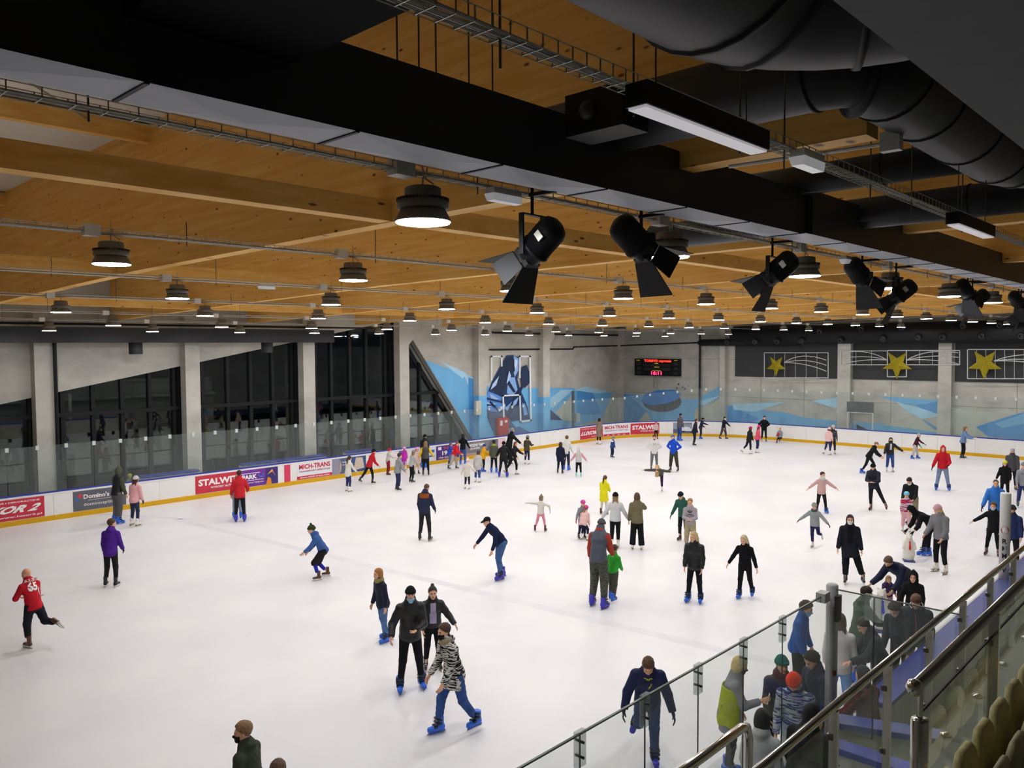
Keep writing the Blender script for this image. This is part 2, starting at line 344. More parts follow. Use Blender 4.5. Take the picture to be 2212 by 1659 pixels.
for lay, (c, pts) in enumerate((
    (B1, [(918, 777), (1012, 812), (1060, 838), (1240, 838), (1240, 975), (1035, 990), (985, 885)]),
    (B4, [(948, 778), (1008, 806), (1000, 818)]), (B4, [(1000, 805), (1060, 832), (1010, 830)]), (B2, [(1012, 815), (1050, 830), (1050, 950), (1015, 950)]),
    (B1, [(1240, 838), (1245, 842), (1340, 850), (1340, 945), (1240, 975)]), (B2, [(1246, 840), (1275, 836), (1300, 895), (1246, 895)]), (B4, [(1240, 843), (1265, 834), (1312, 847), (1290, 850)]),
    (CRM, [(1323, 850), (1342, 850), (1342, 925), (1248, 945), (1248, 918), (1300, 905)]), (B2, [(1246, 840), (1270, 845), (1297, 890), (1246, 890)]), (NV, [(1247, 888), (1302, 905), (1247, 918)]), (NV, [(1176, 900), (1186, 882), (1215, 908), (1176, 906)]),
    (CRM, [(1200, 890), (1240, 850), (1240, 910), (1215, 908)]), (B4, [(1165, 880), (1212, 842), (1238, 842), (1195, 880)]),
    (B1, [(1342, 850), (1420, 856), (1480, 862), (1490, 880), (1500, 885), (1500, 930), (1342, 920)]), (B2, [(1342, 850), (1360, 855), (1400, 890), (1375, 918), (1342, 920)]),
    (CRM, [(1374, 918), (1396, 888), (1412, 918)]), (B1, [(1412, 890), (1490, 882), (1500, 920), (1412, 920)]),
    (B1, [(1470, 862), (1505, 862), (1562, 830), (1562, 856), (1500, 886), (1475, 880)]), (B4, [(1505, 868), (1562, 852), (1520, 876)]), (CRM, [(1475, 908), (1560, 860), (1560, 918), (1475, 918)]),
    (B1, [(1563, 876), (1600, 882), (1690, 890), (1740, 902), (1840, 912), (1900, 940), (1563, 938)]), (B2, [(1563, 876), (1580, 876), (1640, 905), (1610, 922), (1563, 922)]), (B4, [(1582, 873), (1694, 869), (1632, 890), (1585, 885)]),
    (B4, [(1753, 866), (1810, 858), (1829, 840), (1829, 858), (1806, 882), (1770, 872)]), (B1, [(1899, 856), (2036, 865), (2050, 900), (1990, 880), (1935, 868)]), (B2, [(1975, 876), (2037, 866), (2050, 902), (2010, 890)]), (B4, [(1935, 868), (1990, 882), (2036, 898), (1990, 905), (1958, 888)]),
    (CRM, [(2045, 880), (2212, 898), (2212, 950), (2060, 940), (2045, 905)]), (B1, [(1850, 912), (1905, 915), (2040, 935), (2040, 945), (1850, 938)]), (CRM, [(1905, 918), (1990, 908), (2030, 935), (1960, 925)]),
    (B2, [(2108, 922), (2160, 905), (2212, 890), (2212, 950), (2135, 943)]), (B1, [(2150, 915), (2212, 893), (2212, 915), (2165, 925)]), (NV, [(2105, 922), (2125, 907), (2155, 912), (2125, 922)]), (B2, [(1992, 905), (2035, 930), (2010, 925)]))):
    paint('painted_facet', c, pts, lay % 8)
# hockey puck splash
def ell(cx, cy, rx, ry, a0=0, a1=2*PI, n=20): return [(cx+rx*math.cos(a0+(a1-a0)*i/n), cy+ry*math.sin(a0+(a1-a0)*i/n)) for i in range(n)]
paint('painted_puck', '#43474f', ell(1430, 868, 42, 22), 9); paint('painted_puck_top', '#3d86d0', [(1392, 852), (1420, 843), (1455, 842), (1470, 850), (1465, 862), (1440, 872), (1405, 876), (1385, 868)], 10)
for (x, y, r) in ((1466, 830, 2), (1475, 836, 1.5), (1480, 840, 1.5), (1462, 838, 1.5), (1487, 833, 1)): paint('painted_splash', '#2b4f7e', ell(x, y, r, r, n=8), 9)
# hockey player
for lay, (c, pts) in enumerate((
    (NV, [(1085, 783), (1094, 768), (1108, 767), (1121, 772), (1121, 790), (1118, 820), (1124, 842), (1133, 862), (1140, 880), (1145, 905), (1098, 911), (1075, 905), (1050, 890), (1043, 868), (1055, 845), (1065, 820)]),
    ('#8fb4e6', [(1110, 768), (1121, 775), (1120, 800), (1112, 815), (1108, 795)]), ('#22314a', [(1088, 780), (1100, 770), (1110, 775), (1112, 800), (1095, 835), (1082, 855), (1060, 840), (1072, 815)]),
    ('#86ade0', [(1098, 815), (1112, 815), (1118, 842), (1108, 855), (1095, 850)]), ('#5d8fd6', [(1055, 845), (1085, 858), (1082, 868), (1095, 880), (1070, 892), (1046, 882), (1044, 868)]), ('#9dbfe8', [(1058, 850), (1078, 862), (1062, 864)]), ('#a3c3ea', [(1050, 868), (1072, 872), (1056, 880)]),
    ('#1d2f52', [(1046, 872), (1075, 876), (1046, 877)]), ('#7da6de', [(1112, 862), (1122, 852), (1112, 875), (1098, 890), (1090, 882)]), ('#1c2c4c', [(1095, 890), (1118, 845), (1128, 832), (1131, 836), (1112, 872), (1100, 905)]),
    ('#22334f', [(1127, 792), (1138, 788), (1147, 812), (1146, 825), (1134, 838), (1126, 832), (1124, 805)]), ('#4a5a78', [(1050, 888), (1085, 890), (1088, 918), (1070, 938), (1060, 915)]), ('#47608c', [(1085, 890), (1105, 912), (1120, 930), (1100, 925)]), ('#4f6b9a', [(1105, 926), (1122, 921), (1160, 942), (1108, 942)]))):
    paint('painted_player', c, pts, 8+lay)
for lay, (c, pts) in enumerate((
    ('#a9c6ee', [(1100, 800), (1104, 812), (1098, 830), (1094, 828)]), ('#cfe0f5', [(1112, 775), (1118, 780), (1114, 800), (1111, 790)]), ('#1b2947', [(1100, 822), (1114, 846), (1110, 848), (1096, 828)]), ('#b7d0f0', [(1064, 830), (1078, 812), (1072, 832), (1060, 842)]),
    ('#1d2f52', [(1050, 858), (1090, 868), (1088, 871), (1049, 862)]), ('#c3d8f2', [(1076, 884), (1092, 872), (1090, 880), (1078, 890)]), ('#1b2947', [(1060, 866), (1084, 892), (1080, 893), (1057, 869)]), ('#8fb4e6', [(1110, 866), (1120, 858), (1116, 872), (1106, 880)]), ('#6d9adb', [(1128, 870), (1134, 872), (1140, 895), (1132, 898)]))):
    paint('painted_player', c, pts, 22+lay % 2)
for X_, z_ in ((32.1, 3.35), (37.7, 3.0)): MB().box((X_-.316, 32.714, 0), (X_+.316, WY-.01, z_)).build('painted_band', mat('mural '+B1, B1), mural)
def frame_strip(pts, w=3.4):
    for (a, b) in zip(pts[:-1], pts[1:]):
        d = np.array(b, float)-np.array(a, float); d /= np.linalg.norm(d); n = np.array([-d[1], d[0]])*w/2; e = d*w/2
        paint('painted_frame', '#dde3e6', [tuple(np.array(a)-e+n), tuple(np.array(b)+e+n), tuple(np.array(b)+e-n), tuple(np.array(a)-e-n)], 24)
frame_strip([(1062, 820), (1062, 770), (1084, 770), (1084, 790)]); frame_strip([(1123, 815), (1123, 770), (1145, 770), (1147, 908), (1125, 911), (1123, 853), (1087, 855), (1089, 913), (1080, 913)])
# ------------------------------------------------------------------ dark panels, star decorations, scoreboard, end wall ducts
for n, (y0, y1) in enumerate(((19.75, 26.9), (14.0, 18.85), (4.0, 13.1))):
    tag(MB().box((50.93, y0, 4.02), (51, y1, 6.5)).build('acoustic_panel', DARKP), ('charcoal wall panel behind the leftmost gold star', 'charcoal wall panel behind the middle gold star', 'charcoal wall panel behind the rightmost gold star')[n], 'wall panel')
GOLD = mat('gold tinsel', '#b5a312', .35, metal=.35, col2='#6e6406', vscale=30, bump=.6, bscale=60); WIRE = mat('white tube frame', '#c9cac8', .5, var=.04)
def star_deco(label, cu, cv, R, rects, arcs, sgn):
    X = 50.55; c = hit(cu, cv, 0, X); t = thing('star_decoration', label, 'decoration', (X, c[1], c[2]), 'gold star decorations')
    pts = []
    for i in range(10):
        r = R if i % 2 == 0 else R*.42; a = -PI/2+.0+i*PI/5
        pts.append((-.04, -r*math.cos(a)*1.0, r*math.sin(a)))
    mb = MB(); mb.add([(-.13, 0, 0)]+pts+[(.04, 0, 0)], [(0, 1+i, 1+(i+1) % 10) for i in range(10)]+[(11, 1+(i+1) % 10, 1+i) for i in range(10)]); mb.build('star', GOLD, t)
    for (u0, v0, u1, v1, nb) in rects:
        P = [hit(u, v, 0, X)-np.array([X, c[1], c[2]]) for u, v in ((u0, v0), (u1, v0), (u1, v1), (u0, v1))]; m2 = MB()
        for i in range(4): m2.tube([P[i], P[(i+1) % 4]], .028, 5)
        for k in range(1, nb): f = k/nb; m2.tube([P[0]*(1-f)+P[1]*f, P[3]*(1-f)+P[2]*f], .012, 4)
        m2.build('tube_frame', WIRE, t)
    for ar in arcs:
        P = [hit(u, v, 0, X)-np.array([X, c[1], c[2]]) for u, v in ar]; Q = []
        for k in range(9): f = k/8; Q.append(P[0]*(1-f)**2+P[1]*2*f*(1-f)+P[2]*f*f)
        MB().tube(Q, .025, 5).build('light_tail', WIRE, t)
star_deco('gold tinsel star with tail in a white frame, leftmost on the end wall', 1677, 790, .72, [(1651, 762, 1789, 816, 6)], [[(1694, 783), (1730, 758), (1785, 778)], [(1694, 783), (1740, 772), (1785, 789)], [(1694, 783), (1745, 784), (1785, 802)]], 1)
star_deco('gold tinsel star between two white tails, middle of the end wall', 1938, 787, .88, [(1917, 757, 1958, 814, 1), (1816, 758, 1917, 788, 3), (1958, 757, 2073, 788, 4)], [[(1917, 778), (1875, 752), (1820, 762)], [(1917, 778), (1870, 765), (1820, 774)], [(1917, 778), (1870, 774), (1820, 786)], [(1958, 778), (2000, 752), (2070, 762)], [(1958, 778), (2010, 764), (2070, 772)], [(1958, 778), (2010, 774), (2070, 786)]], 1)
star_deco('gold tinsel star in a white frame at the right picture edge', 2127, 786, .88, [(2090, 755, 2300, 818, 10)], [[(2147, 780), (2200, 758), (2290, 770)], [(2147, 780), (2205, 770), (2290, 784)], [(2147, 780), (2205, 776), (2290, 795)]], 1)
# scoreboard
a, b = hit(1373, 775, 0, 50.8), hit(1470, 813, 0, 50.8)
sb = thing('scoreboard', 'black electronic scoreboard with red dot text and a red clock', 'scoreboard', (50.8, 0, 0))
MB().box((-.12, b[1], b[2]), (.1, a[1], a[2])).build('case', BLACK, sb)
def smap(x, y): return (-.13, a[1]+(b[1]-a[1])*x, b[2]+(a[2]-b[2])*y)
RED = emis('red led', '#ff2a1c', 5.0); PINK = emis('clock led', '#ff2350', 6.0); AMB = emis('amber led', '#c9a010', 1.2)
lettering('message', 'TORBYD zaprasza', smap, .22, .82, .78, .96, RED, sb, .015); lettering('clock', '16:11', smap, .38, .61, .06, .27, PINK, sb, .03)
DGR = mat('scoreboard cells', '#2d2c2c', .5, var=.1)
for x0, x1, y0, y1 in ((.05, .16, .62, .82), (.05, .16, .35, .52), (.05, .16, .08, .25), (.87, .97, .62, .82), (.87, .97, .35, .52), (.87, .97, .08, .25), (.2, .8, .56, .7), (.2, .8, .32, .48)):
    MB().add([smap(x0, y0), smap(x1, y0), smap(x1, y1), smap(x0, y1)], [(0, 1, 2, 3)]).build('digit_cell', DGR, sb)
for s_, x0, x1, y0 in (('HOME', .04, .12, .9), ('GUEST', .88, .96, .9), ('TIME', .45, .54, .72), ('PERIOD', .45, .56, .5), ('CLOCK', .4, .6, .28)): lettering('caption', s_, smap, x0, x1, y0, y0+.035, AMB, sb, .02)
for y in (0.42, .5): MB().tube([(0, a[1]+(b[1]-a[1])*y, b[2]), (0, a[1]+(b[1]-a[1])*y, b[2]-.9)], .03, 6).build('conduit', GALV, sb)
# end wall air ducts with nozzles
d1 = thing('nozzle_duct', 'short black round duct below the long one on the end wall', 'duct', (50.3, 0, 6.37)); MB().tube([(0, 29.4, 0), (0, 29.2, 0), (0, 22, 0)], [.14, .24, .24], 16).build('pipe', BLACK, d1, True)
d2 = thing('nozzle_duct', 'long black round duct with jet nozzles on the end wall', 'duct', (50.1, 0, 6.85)); MB().tube([(0, 26.7, 0), (0, 26.5, 0), (0, -7, 0)], [.4, .62, .62], 20).build('pipe', BLACK, d2, True)
noz = MB(); noz.lathe([(.13, 0), (.2, .0), (.21, .12), (.14, .24), (.1, .25), (.1, .1), (.02, .1)], 14); nozm = noz.build('nozzle', mat('nozzle black', '#1d1f22', .4, var=.1, spec=.5), link=False, smooth=True)
for i, (u, v) in enumerate(((1572, 737), (1632, 737), (1679, 736), (1732, 735), (1772, 715), (1816, 733), (1862, 709), (1908, 730), (1949, 706), (1984, 727), (2037, 726), (2082, 702), (2121, 724), (2161, 700), (2207, 724))):
    dd, X = (d1, 50.1) if i < 1 else (d2, 49.55); p = hit(u, v, 0, X); o = obj('nozzle', nozm, dd, (X-dd.location[0]+.05, p[1], p[2]-dd.location[2])); o.rotation_euler = (0, -PI/2-.25, 0)
tag(MB().tube([(50.5, 33.6, 7.35), (50.5, 27, 7.44), (50.5, 5, 8.0)], .045).build('conduit', WIRE), 'pale conduit along the top of the end wall', 'pipe')
gp = hit(1855, 925, 0, 50.0); t = thing('small_goal', 'small white frame with grey board behind the far shield', 'frame', (50.2, gp[1], 0))
mb = MB(); mb.tube([(0, .75, .2), (0, .75, 2.0), (0, -.75, 2.0), (0, -.75, .2)], .04, 6); mb.build('frame', WHT, t); MB().box((-.03, -.8, 2.0), (.03, .8, 2.65)).build('board', mat('grey mesh board', '#4d4f50', .7, var=.1), t)
# ------------------------------------------------------------------ rink boards and shield
RC = 8.2; CX, CY = XF-RC, YL-RC; L1 = CX+6; LA = RC*PI/2; L2 = CY+3
def path(s, off=0.0):
    """point on the board line, moved off metres towards the ice"""
    if s <= L1: return np.array([-6+s, YL-off]), np.array([0., -1.])
    if s <= L1+LA:
        a = PI/2-(s-L1)/RC; d = np.array([math.cos(a), math.sin(a)]); return np.array([CX, CY])+d*(RC-off), -d
    return np.array([XF-off, CY-(s-L1-LA)]), np.array([-1., 0.])
_ss = np.linspace(0, L1+LA+L2, 1500); _uu = np.array([proj([*path(s)[0], .5])[0] for s in _ss]); _ok = np.array([(path(s)[0]@_fw[:2]) > 1 for s in _ss]) & (np.gradient(_uu) > 0)
def s_of(u): return float(np.interp(u, _uu[_ok], _ss[_ok]))
def strip(name, s0, s1, z0, z1, off0, off1, m, parent, step=.6):
    """solid strip following the boards, between two offsets"""
    n = max(1, int(math.ceil((s1-s0)/step))) if not (s1 <= L1 or s0 >= L1+LA) else 1
    V = []; F = []
    for i in range(n+1):
        s = s0+(s1-s0)*i/n
        for off, z in ((off0, z0), (off1, z0), (off1, z1), (off0, z1)): V.append((*path(s, off)[0], z))
    for i in range(n): F += [(4*i+k, 4*i+(k+1) % 4, 4*i+4+(k+1) % 4, 4*i+4+k) for k in range(4)]
    F += [(0, 3, 2, 1), (4*n, 4*n+1, 4*n+2, 4*n+3)]
    return MB().add(V, F).build(name, m, parent)
HB = 1.0
boards = thing('rink_boards', 'white rink boards with yellow kick strip around the far sides of the ice', 'rink boards')
SEND = L1+LA+L2; s = 4.0; k = 0
while s < SEND:
    e = min(s+(1.9 if s < L1 or s > L1+LA else 1.61), SEND)
    strip('board_panel', s+.004, e-.004, .17, HB-.05, -.1, 0, WHITEP, boards); strip('kick_strip', s+.002, e-.002, 0, .18, -.1, .025, YELK, boards)
    strip('top_rail', s, e, HB-.05, HB, -.12, .015, WHITEP, boards); strip('blue_rail', s, e, HB-.02, HB+.05, -.16, -.05, BLUEC, boards); s = e
shield = thing('rink_shield', 'clear glass shield standing on the left and far boards', 'glass shield')
s = 10.2; clipm = MB().box((-.055, -.03, -.13), (.055, .03, .02)).build('clip', mat('clear clip', '#c3cbc9', .3, var=.03), link=False)
while s < SEND-.9:
    e = s+.95; zt = 2.72+.55*min(1, max(0, (s-L1-2)/6))
    strip('pane', s+.008, e-.008, HB+.05, zt, -.09, -.075, RGLASS, shield)
    p, n = path(e, -.08); o = obj('clip', clipm, shield, (p[0], p[1], zt)); o.rotation_euler = (0, 0, math.atan2(n[1], n[0])+PI/2); s = e
# banners
def banner(name, label, u0, u1, col, z0=.2, z1=.93, cat='banner'):
    s0, s1 = s_of(u0), s_of(u1)
    o = strip('advertising_banner', s0, s1, z0, z1, .001, .012, mat('banner '+col, col, .45, var=.03, vscale=1.5), None, .4); tag(o, label, cat)
    def fm(x, y, lay=0): p, n = path(s0+(s1-s0)*x, .016+.002*lay); return (p[0], p[1], z0+(z1-z0)*y)
    def fill(c, x0, x1, y0, y1, lay=0, nm='print', poly=None):
        n = max(2, int((s1-s0)*(x1-x0)/.4)+1) if s1 > L1 else 2
        m = mat('print '+c, c, .5, var=.03)
        if poly: return MB().add([fm(x, y, lay) for x, y in poly], [tuple(range(len(poly)))]).build(nm, m, o)
        V = []
        for i in range(n): x = x0+(x1-x0)*i/(n-1); V += [fm(x, y0, lay), fm(x, y1, lay)]
        return MB().add(V, [(2*i, 2*i+2, 2*i+3, 2*i+1) for i in range(n-1)]).build(nm, m, o)
    def txt(body, x0, x1, y0, y1, c, bold=.02, shear=0, lay=1): return lettering('lettering', body, lambda x, y: fm(x, y, lay), x0, x1, y0, y1, mat('print '+c, c, .5, var=.03), o, bold, shear)
    return o, fill, txt
RB, WT = '#c43446', '#f1efec'
_, fl, tx = banner('', 'red banner with white lettering and web address at the left picture edge', -120, 96, RB); tx('LAZIENKI LAZIENKOWE I DEKORACYJNE', .05, .95, .8, .9, WT); tx('LUXOR 2', .2, .95, .34, .7, WT, .045, .12); tx('www.luxor2.pl', .52, .97, .1, .22, WT)
_, fl, tx = banner('', 'dark grey pizza banner with white lettering behind the two skaters at left', 158, 272, '#5f6168'); tx("Domino's Pizza", .19, .96, .58, .82, WT, .03); tx('dominospizza.pl', .19, .9, .17, .38, WT, .0); fl(WT, .27, .7, .49, .505)
fl('#d23a45', 0, 0, 0, 0, 1, 'logo_tile', [(.085, .72), (.13, .9), (.17, .78), (.125, .6)]); fl('#2f6fb3', 0, 0, 0, 0, 1, 'logo_tile', [(.03, .62), (.075, .7), (.115, .57), (.07, .5)])
_, fl, tx = banner('', 'red steel company banner with white lettering behind the man in the red jacket', 422, 521, RB); tx('STALWIT', .06, .92, .42, .8, WT, .04); tx('WYROBY HUTNICZE', .32, .95, .22, .34, WT)
_, fl, tx = banner('', 'purple and orange trampoline park banner on the left boards', 521, 600, '#6d2f92'); tx('PARK', .02, .42, .45, .72, WT, .04); fl(WT, 0, .5, .78, .81); fl(WT, 0, .6, .36, .39); tx('www.park.pl / bydgoszcz', .02, .6, .18, .28, WT); fl('#3c2f6e', .66, 1, 0, 1); fl('#e08a2a', 0, 0, 0, 0, 2, 'print', [(.66, .0), (.72, .45), (.8, .35), (.82, 0)]); fl('#e7a14a', 0, 0, 0, 0, 2, 'print', [(.7, .6), (.84, .9), (.94, .4), (.85, .75)]); fl('#3f86d8', .46, .6, .5, .56, 1); fl('#3f86d8', .46, .48, .45, .75, 1); fl('#3f86d8', .58, .6, .45, .75, 1)
banner('', 'narrow plain red strip on the left boards', 614, 627, '#d2405c', .17, .95)
def mich(lab, u0, u1):
    _, fl, tx = banner('', lab, u0, u1, '#e5e6ea'); fl(RB, 0, 1, 0, .2); tx('MICH-TRANS', .06, .95, .62, .93, RB, .035); tx('TRANSPORT-SPEDYCJA', .06, .95, .4, .53, '#8d2a45'); tx('www.mich-trans.com', .08, .92, .05, .16, WT)
mich('white and red haulage banner beside the girl in the white sweater', 641, 717)
_, fl, tx = banner('', 'grey blue photo banner behind the skater in a red jacket and black cap', 717, 790, '#59627e'); fl('#8f8fa0', 0, .2, 0, 1); fl('#b6a48c', 0, 0, 0, 0, 1, 'print', [(.2, 0), (.22, 1), (.27, .6), (.26, .2)]); fl('#35507c', .55, 1, .0, 1); fl('#c9b9a8', 0, 0, 0, 0, 1, 'print', [(.62, .1), (.7, .95), (.9, .9), (.95, .2)]); tx('Lodowisko', .3, .55, .7, .8, WT); tx('dla kazdego', .3, .52, .5, .6, WT)
_, fl, tx = banner('', 'blue narrow banner beside the child in magenta', 862, 878, '#4d63ad')
_, fl, tx = banner('', 'white banner with blue stripes behind the woman in yellow sleeves', 922, 940, '#d9dde4'); fl('#2f5fa8', .1, .9, .6, .8); fl('#2f5fa8', .1, .9, .3, .4)
_, fl, tx = banner('', 'violet taxi banner with white phone number on the left boards', 942, 992, '#4c3577'); tx('196-22', .25, .95, .3, .62, WT, .04); tx('196-22-22', .1, .7, .06, .2, '#e6cfe0', .03); tx('TAXI', .3, .75, .72, .9, '#d0506a', .03); fl('#e8e3ea', .08, .22, .7, .92)
_, fl, tx = banner('', 'grey water park banner with pale lettering behind the skater in black', 996, 1076, '#77757c'); tx('WODNY PARK', .2, .62, .62, .85, WT, .03); tx('SLAWEK', .25, .5, .42, .56, WT); fl('#a98f80', 0, 1, 0, .18); fl('#5b5a63', 0, 0, 0, 0, 1, 'print', [(.65, .2), (.8, .9), (.98, .95), (.9, .3)])
banner('', 'pale pink banner behind the tall man in black', 1076, 1092, '#d8b9c0')
_, fl, tx = banner('', 'red banner with white lettering behind the long brown coat', 1253, 1302, RB); tx('LUXOR 2', .06, .92, .32, .66, WT, .045, .1); tx('LAZIENKI I DEKORACJE', .05, .9, .82, .9, WT); tx('www.luxor2.pl', .5, .95, .1, .2, WT)
mich('white and red haulage banner in the far corner of the boards', 1303, 1360)
_, fl, tx = banner('', 'red steel company banner in the far corner of the boards', 1362, 1424, RB); tx('STALWIT', .06, .94, .42, .82, WT, .04); tx('WYROBY HUTNICZE', .35, .95, .22, .34, WT)
_, fl, tx = banner('', 'grey car photo banner behind the man in the grey jacket and cap', 1454, 1495, '#8e98a6'); fl('#5d6672', 0, 1, 0, .4); fl('#d6dbe2', 0, 0, 0, 0, 1, 'print', [(.3, .25), (.35, .5), (.55, .62), (.8, .6), (.98, .4), (.98, .2)]); fl('#26292e', 0, 0, 0, 0, 2, 'print', [(.45, .1), (.5, .3), (.6, .3), (.63, .1)]); fl('#26292e', 0, 0, 0, 0, 2, 'print', [(.85, .1), (.88, .25), (.95, .25), (.97, .1)]); tx('SALON', .3, .95, .85, .95, '#3f4752')
# low benches behind the left boards
for n, (u0, u1) in enumerate(((300, 425), (520, 700), (745, 800))):
    x0, x1 = hit(u0, 1030, 1, 32.3)[0], hit(u1, 1010, 1, 32.3)[0]
    b = thing('penalty_bench', 'white bench wall with blue rail behind the left boards, %s' % ('leftmost of three', 'middle of three', 'rightmost of three')[n], 'bench', (0, 0, 0)); MB().box((x0, 32.1, 0), (x1, 32.45, 1.08)).build('bench_body', WHITEP, b); MB().box((x0, 32.05, 1.08), (x1, 32.5, 1.16)).build('blue_rail', BLUEC, b)
# near side boards, shield and players' box
nb = thing('near_boards', 'white boards with blue top in front of the stands, bottom right', 'rink boards')
for x0, x1 in ((2.2, 4.1), (4.1, 6.0), (6.0, 7.9), (7.9, 9.8)):
    MB().box((x0, YN-.12, 0), (x1-.01, YN, 1.0)).build('board_panel', WHITEP, nb); MB().box((x0, YN-.17, 1.0), (x1, YN+.02, 1.07)).build('blue_rail', BLUEC, nb)
pb = thing('players_box_boards', 'boards with a wide blue top rail running up the right side', 'rink boards')
for i in range(6):
    x0, x1 = 11.75+i*1.9, 11.75+i*1.9+1.9; MB().box((x0, YN-.3, 0), (x1-.01, YN, 1.0)).build('board_panel', mat('grey board back', '#b8b5a8', .6, var=.05), pb); MB().box((x0, YN-.34, 1.0), (x1, YN+.03, 1.07)).build('blue_rail', BLUEC, pb)
gt = thing('box_end_wall', 'white end wall of the players box with blue top rail, below the railing', 'rink boards')
MB().box((9.85, 2.7, 0), (9.98, YN, 1.12)).build('board_panel', WHITEP, gt); MB().box((9.78, 2.7, 1.12), (10.04, YN, 1.2)).build('blue_rail', BLUEC, gt)
for y in (3.75, 3.3): 
    for z in (.88, .95): MB().lathe([(.012, 0), (.012, .01)], 8, (0, 0, 0)).build('bolt_hole', BLACK, gt).matrix_local = Matrix.Translation((9.845, y, z)) @ Matrix.Rotation(PI/2, 4, 'Y')
g2 = thing('box_gate', 'white gate with wide blue top rail standing open beside the plaid coat', 'gate'); MB().bar((10.4, YN-.1, .62), (10.9, 2.75, .62), .09, 1.15).build('gate_panel', mat('pale gate board', '#cdd2bb', .5, var=.04), g2); MB().bar((10.4, YN-.1, 1.24), (10.9, 2.75, 1.24), .3, .08).build('blue_rail', BLUEC, g2)
ns = thing('near_shield', 'clear glass shield with clips in front of the stands', 'glass shield')
xs = [2.22, 3.17, 4.12, 5.07, 6.02, 6.96, 7.91, 8.87, 10.2]
for x0, x1 in zip(xs[:-1], xs[1:]):
    MB().box((x0+.006, YN-.075, 1.07), (x1-.006, YN-.06, 3.0)).build('pane', RGLASS, ns); MB().box((x0+.004, YN-.078, 2.985), (x1-.004, YN-.057, 3.0)).build('edge', mat('glass edge', '#5d665f', .3, var=.05), ns)
CLP = glass('clear plastic clip', (.86, .88, .88), 1.0, haze=.25)
for x in xs[1:-1]:
    MB().box((x-.055, YN-.09, 2.72), (x+.055, YN-.045, 3.02)).build('clip', CLP, ns); mb = MB()
    for z in (2.8, 2.93): mb.tube([(x, YN-.11, z), (x, YN-.02, z)], .012, 6)
    mb.box((x-.006, YN-.072, 1.07), (x+.006, YN-.063, 3.0)); mb.build('bolt', mat('dark bolt', '#3c3d3b', .4, metal=.6, var=.05), ns)
rs = thing('return_shield', 'clear glass shield panel turning from the post towards the stands', 'glass shield')
for y0, y1 in ((3.52, 4.02), (2.45, 3.5)): MB().box((10.29, y0, 1.2), (10.305, y1, 3.03)).build('pane', RGLASS, rs); MB().box((10.288, y0, 3.02), (10.307, y1, 3.035)).build('edge', MATS['glass edge'], rs)
MB().box((10.27, 3.42, 2.72), (10.33, 3.62, 3.05)).build('clip', CLP, rs); MB().box((10.285, 3.505, 1.2), (10.31, 3.515, 3.03)).build('bolt', MATS['dark bolt'], rs)
POSTM = mat('grey post paint', '#a4a5a3', .4, var=.05, spec=.4)
p1 = thing('shield_post', 'round grey post at the end of the near glass shield', 'post', (10.33, YN-.07, 0)); MB().lathe([(.075, 1.07), (.075, 3.06), (.06, 3.08)], 16).build('tube', POSTM, p1, True); MB().box((-.1, -.11, 2.62), (.04, -.07, 2.95)).build('bracket', MATS['dark bolt'], p1); MB().box((-.38, -.06, 2.92), (-.22, .06, 3.04)).build('corner_clip', POSTM, p1); MB().lathe([(.03, 1.9), (.03, 1.96)], 8, (-.06, -.06, 0)).build('knob', mat('rust knob', '#5b3527', .6, var=.1), p1)
p2 = thing('lettered_post', 'white post with a red round logo and vertical black letters', 'post', (19.9, YN-.05, 0)); MB().lathe([(.105, 1.0), (.105, 2.93), (.095, 2.95)], 20).build('tube', mat('white post paint', '#d2d0cb', .4, var=.04), p2, True)
vd = np.array([-19.9, -YN, 0]); vd = vd/np.linalg.norm(vd); vs = np.array([-vd[1], vd[0], 0])
def pmap(x, z):
    a = x/.106; return vd*math.cos(a)*.107+vs*math.sin(a)*.107+np.array([0, 0, z])
for i, ch in enumerate('REMOV'): lettering('lettering', ch, pmap, -.045, .045, 1.85-i*.16, 1.96-i*.16, mat('print black', '#161616', .5, var=.05), p2, .03)
MB().add([pmap(.085*math.cos(2*PI*k/16), 2.15+.085*math.sin(2*PI*k/16)) for k in range(16)], [tuple(range(16))]).build('round_logo', mat('logo red', '#b32228', .5, var=.05), p2)
lettering('logo_letter', 'R', lambda x, z: pmap(x, z)*np.array([1.01, 1.01, 1]), -.035, .035, 2.1, 2.2, mat('print '+WT, WT), p2, .04)
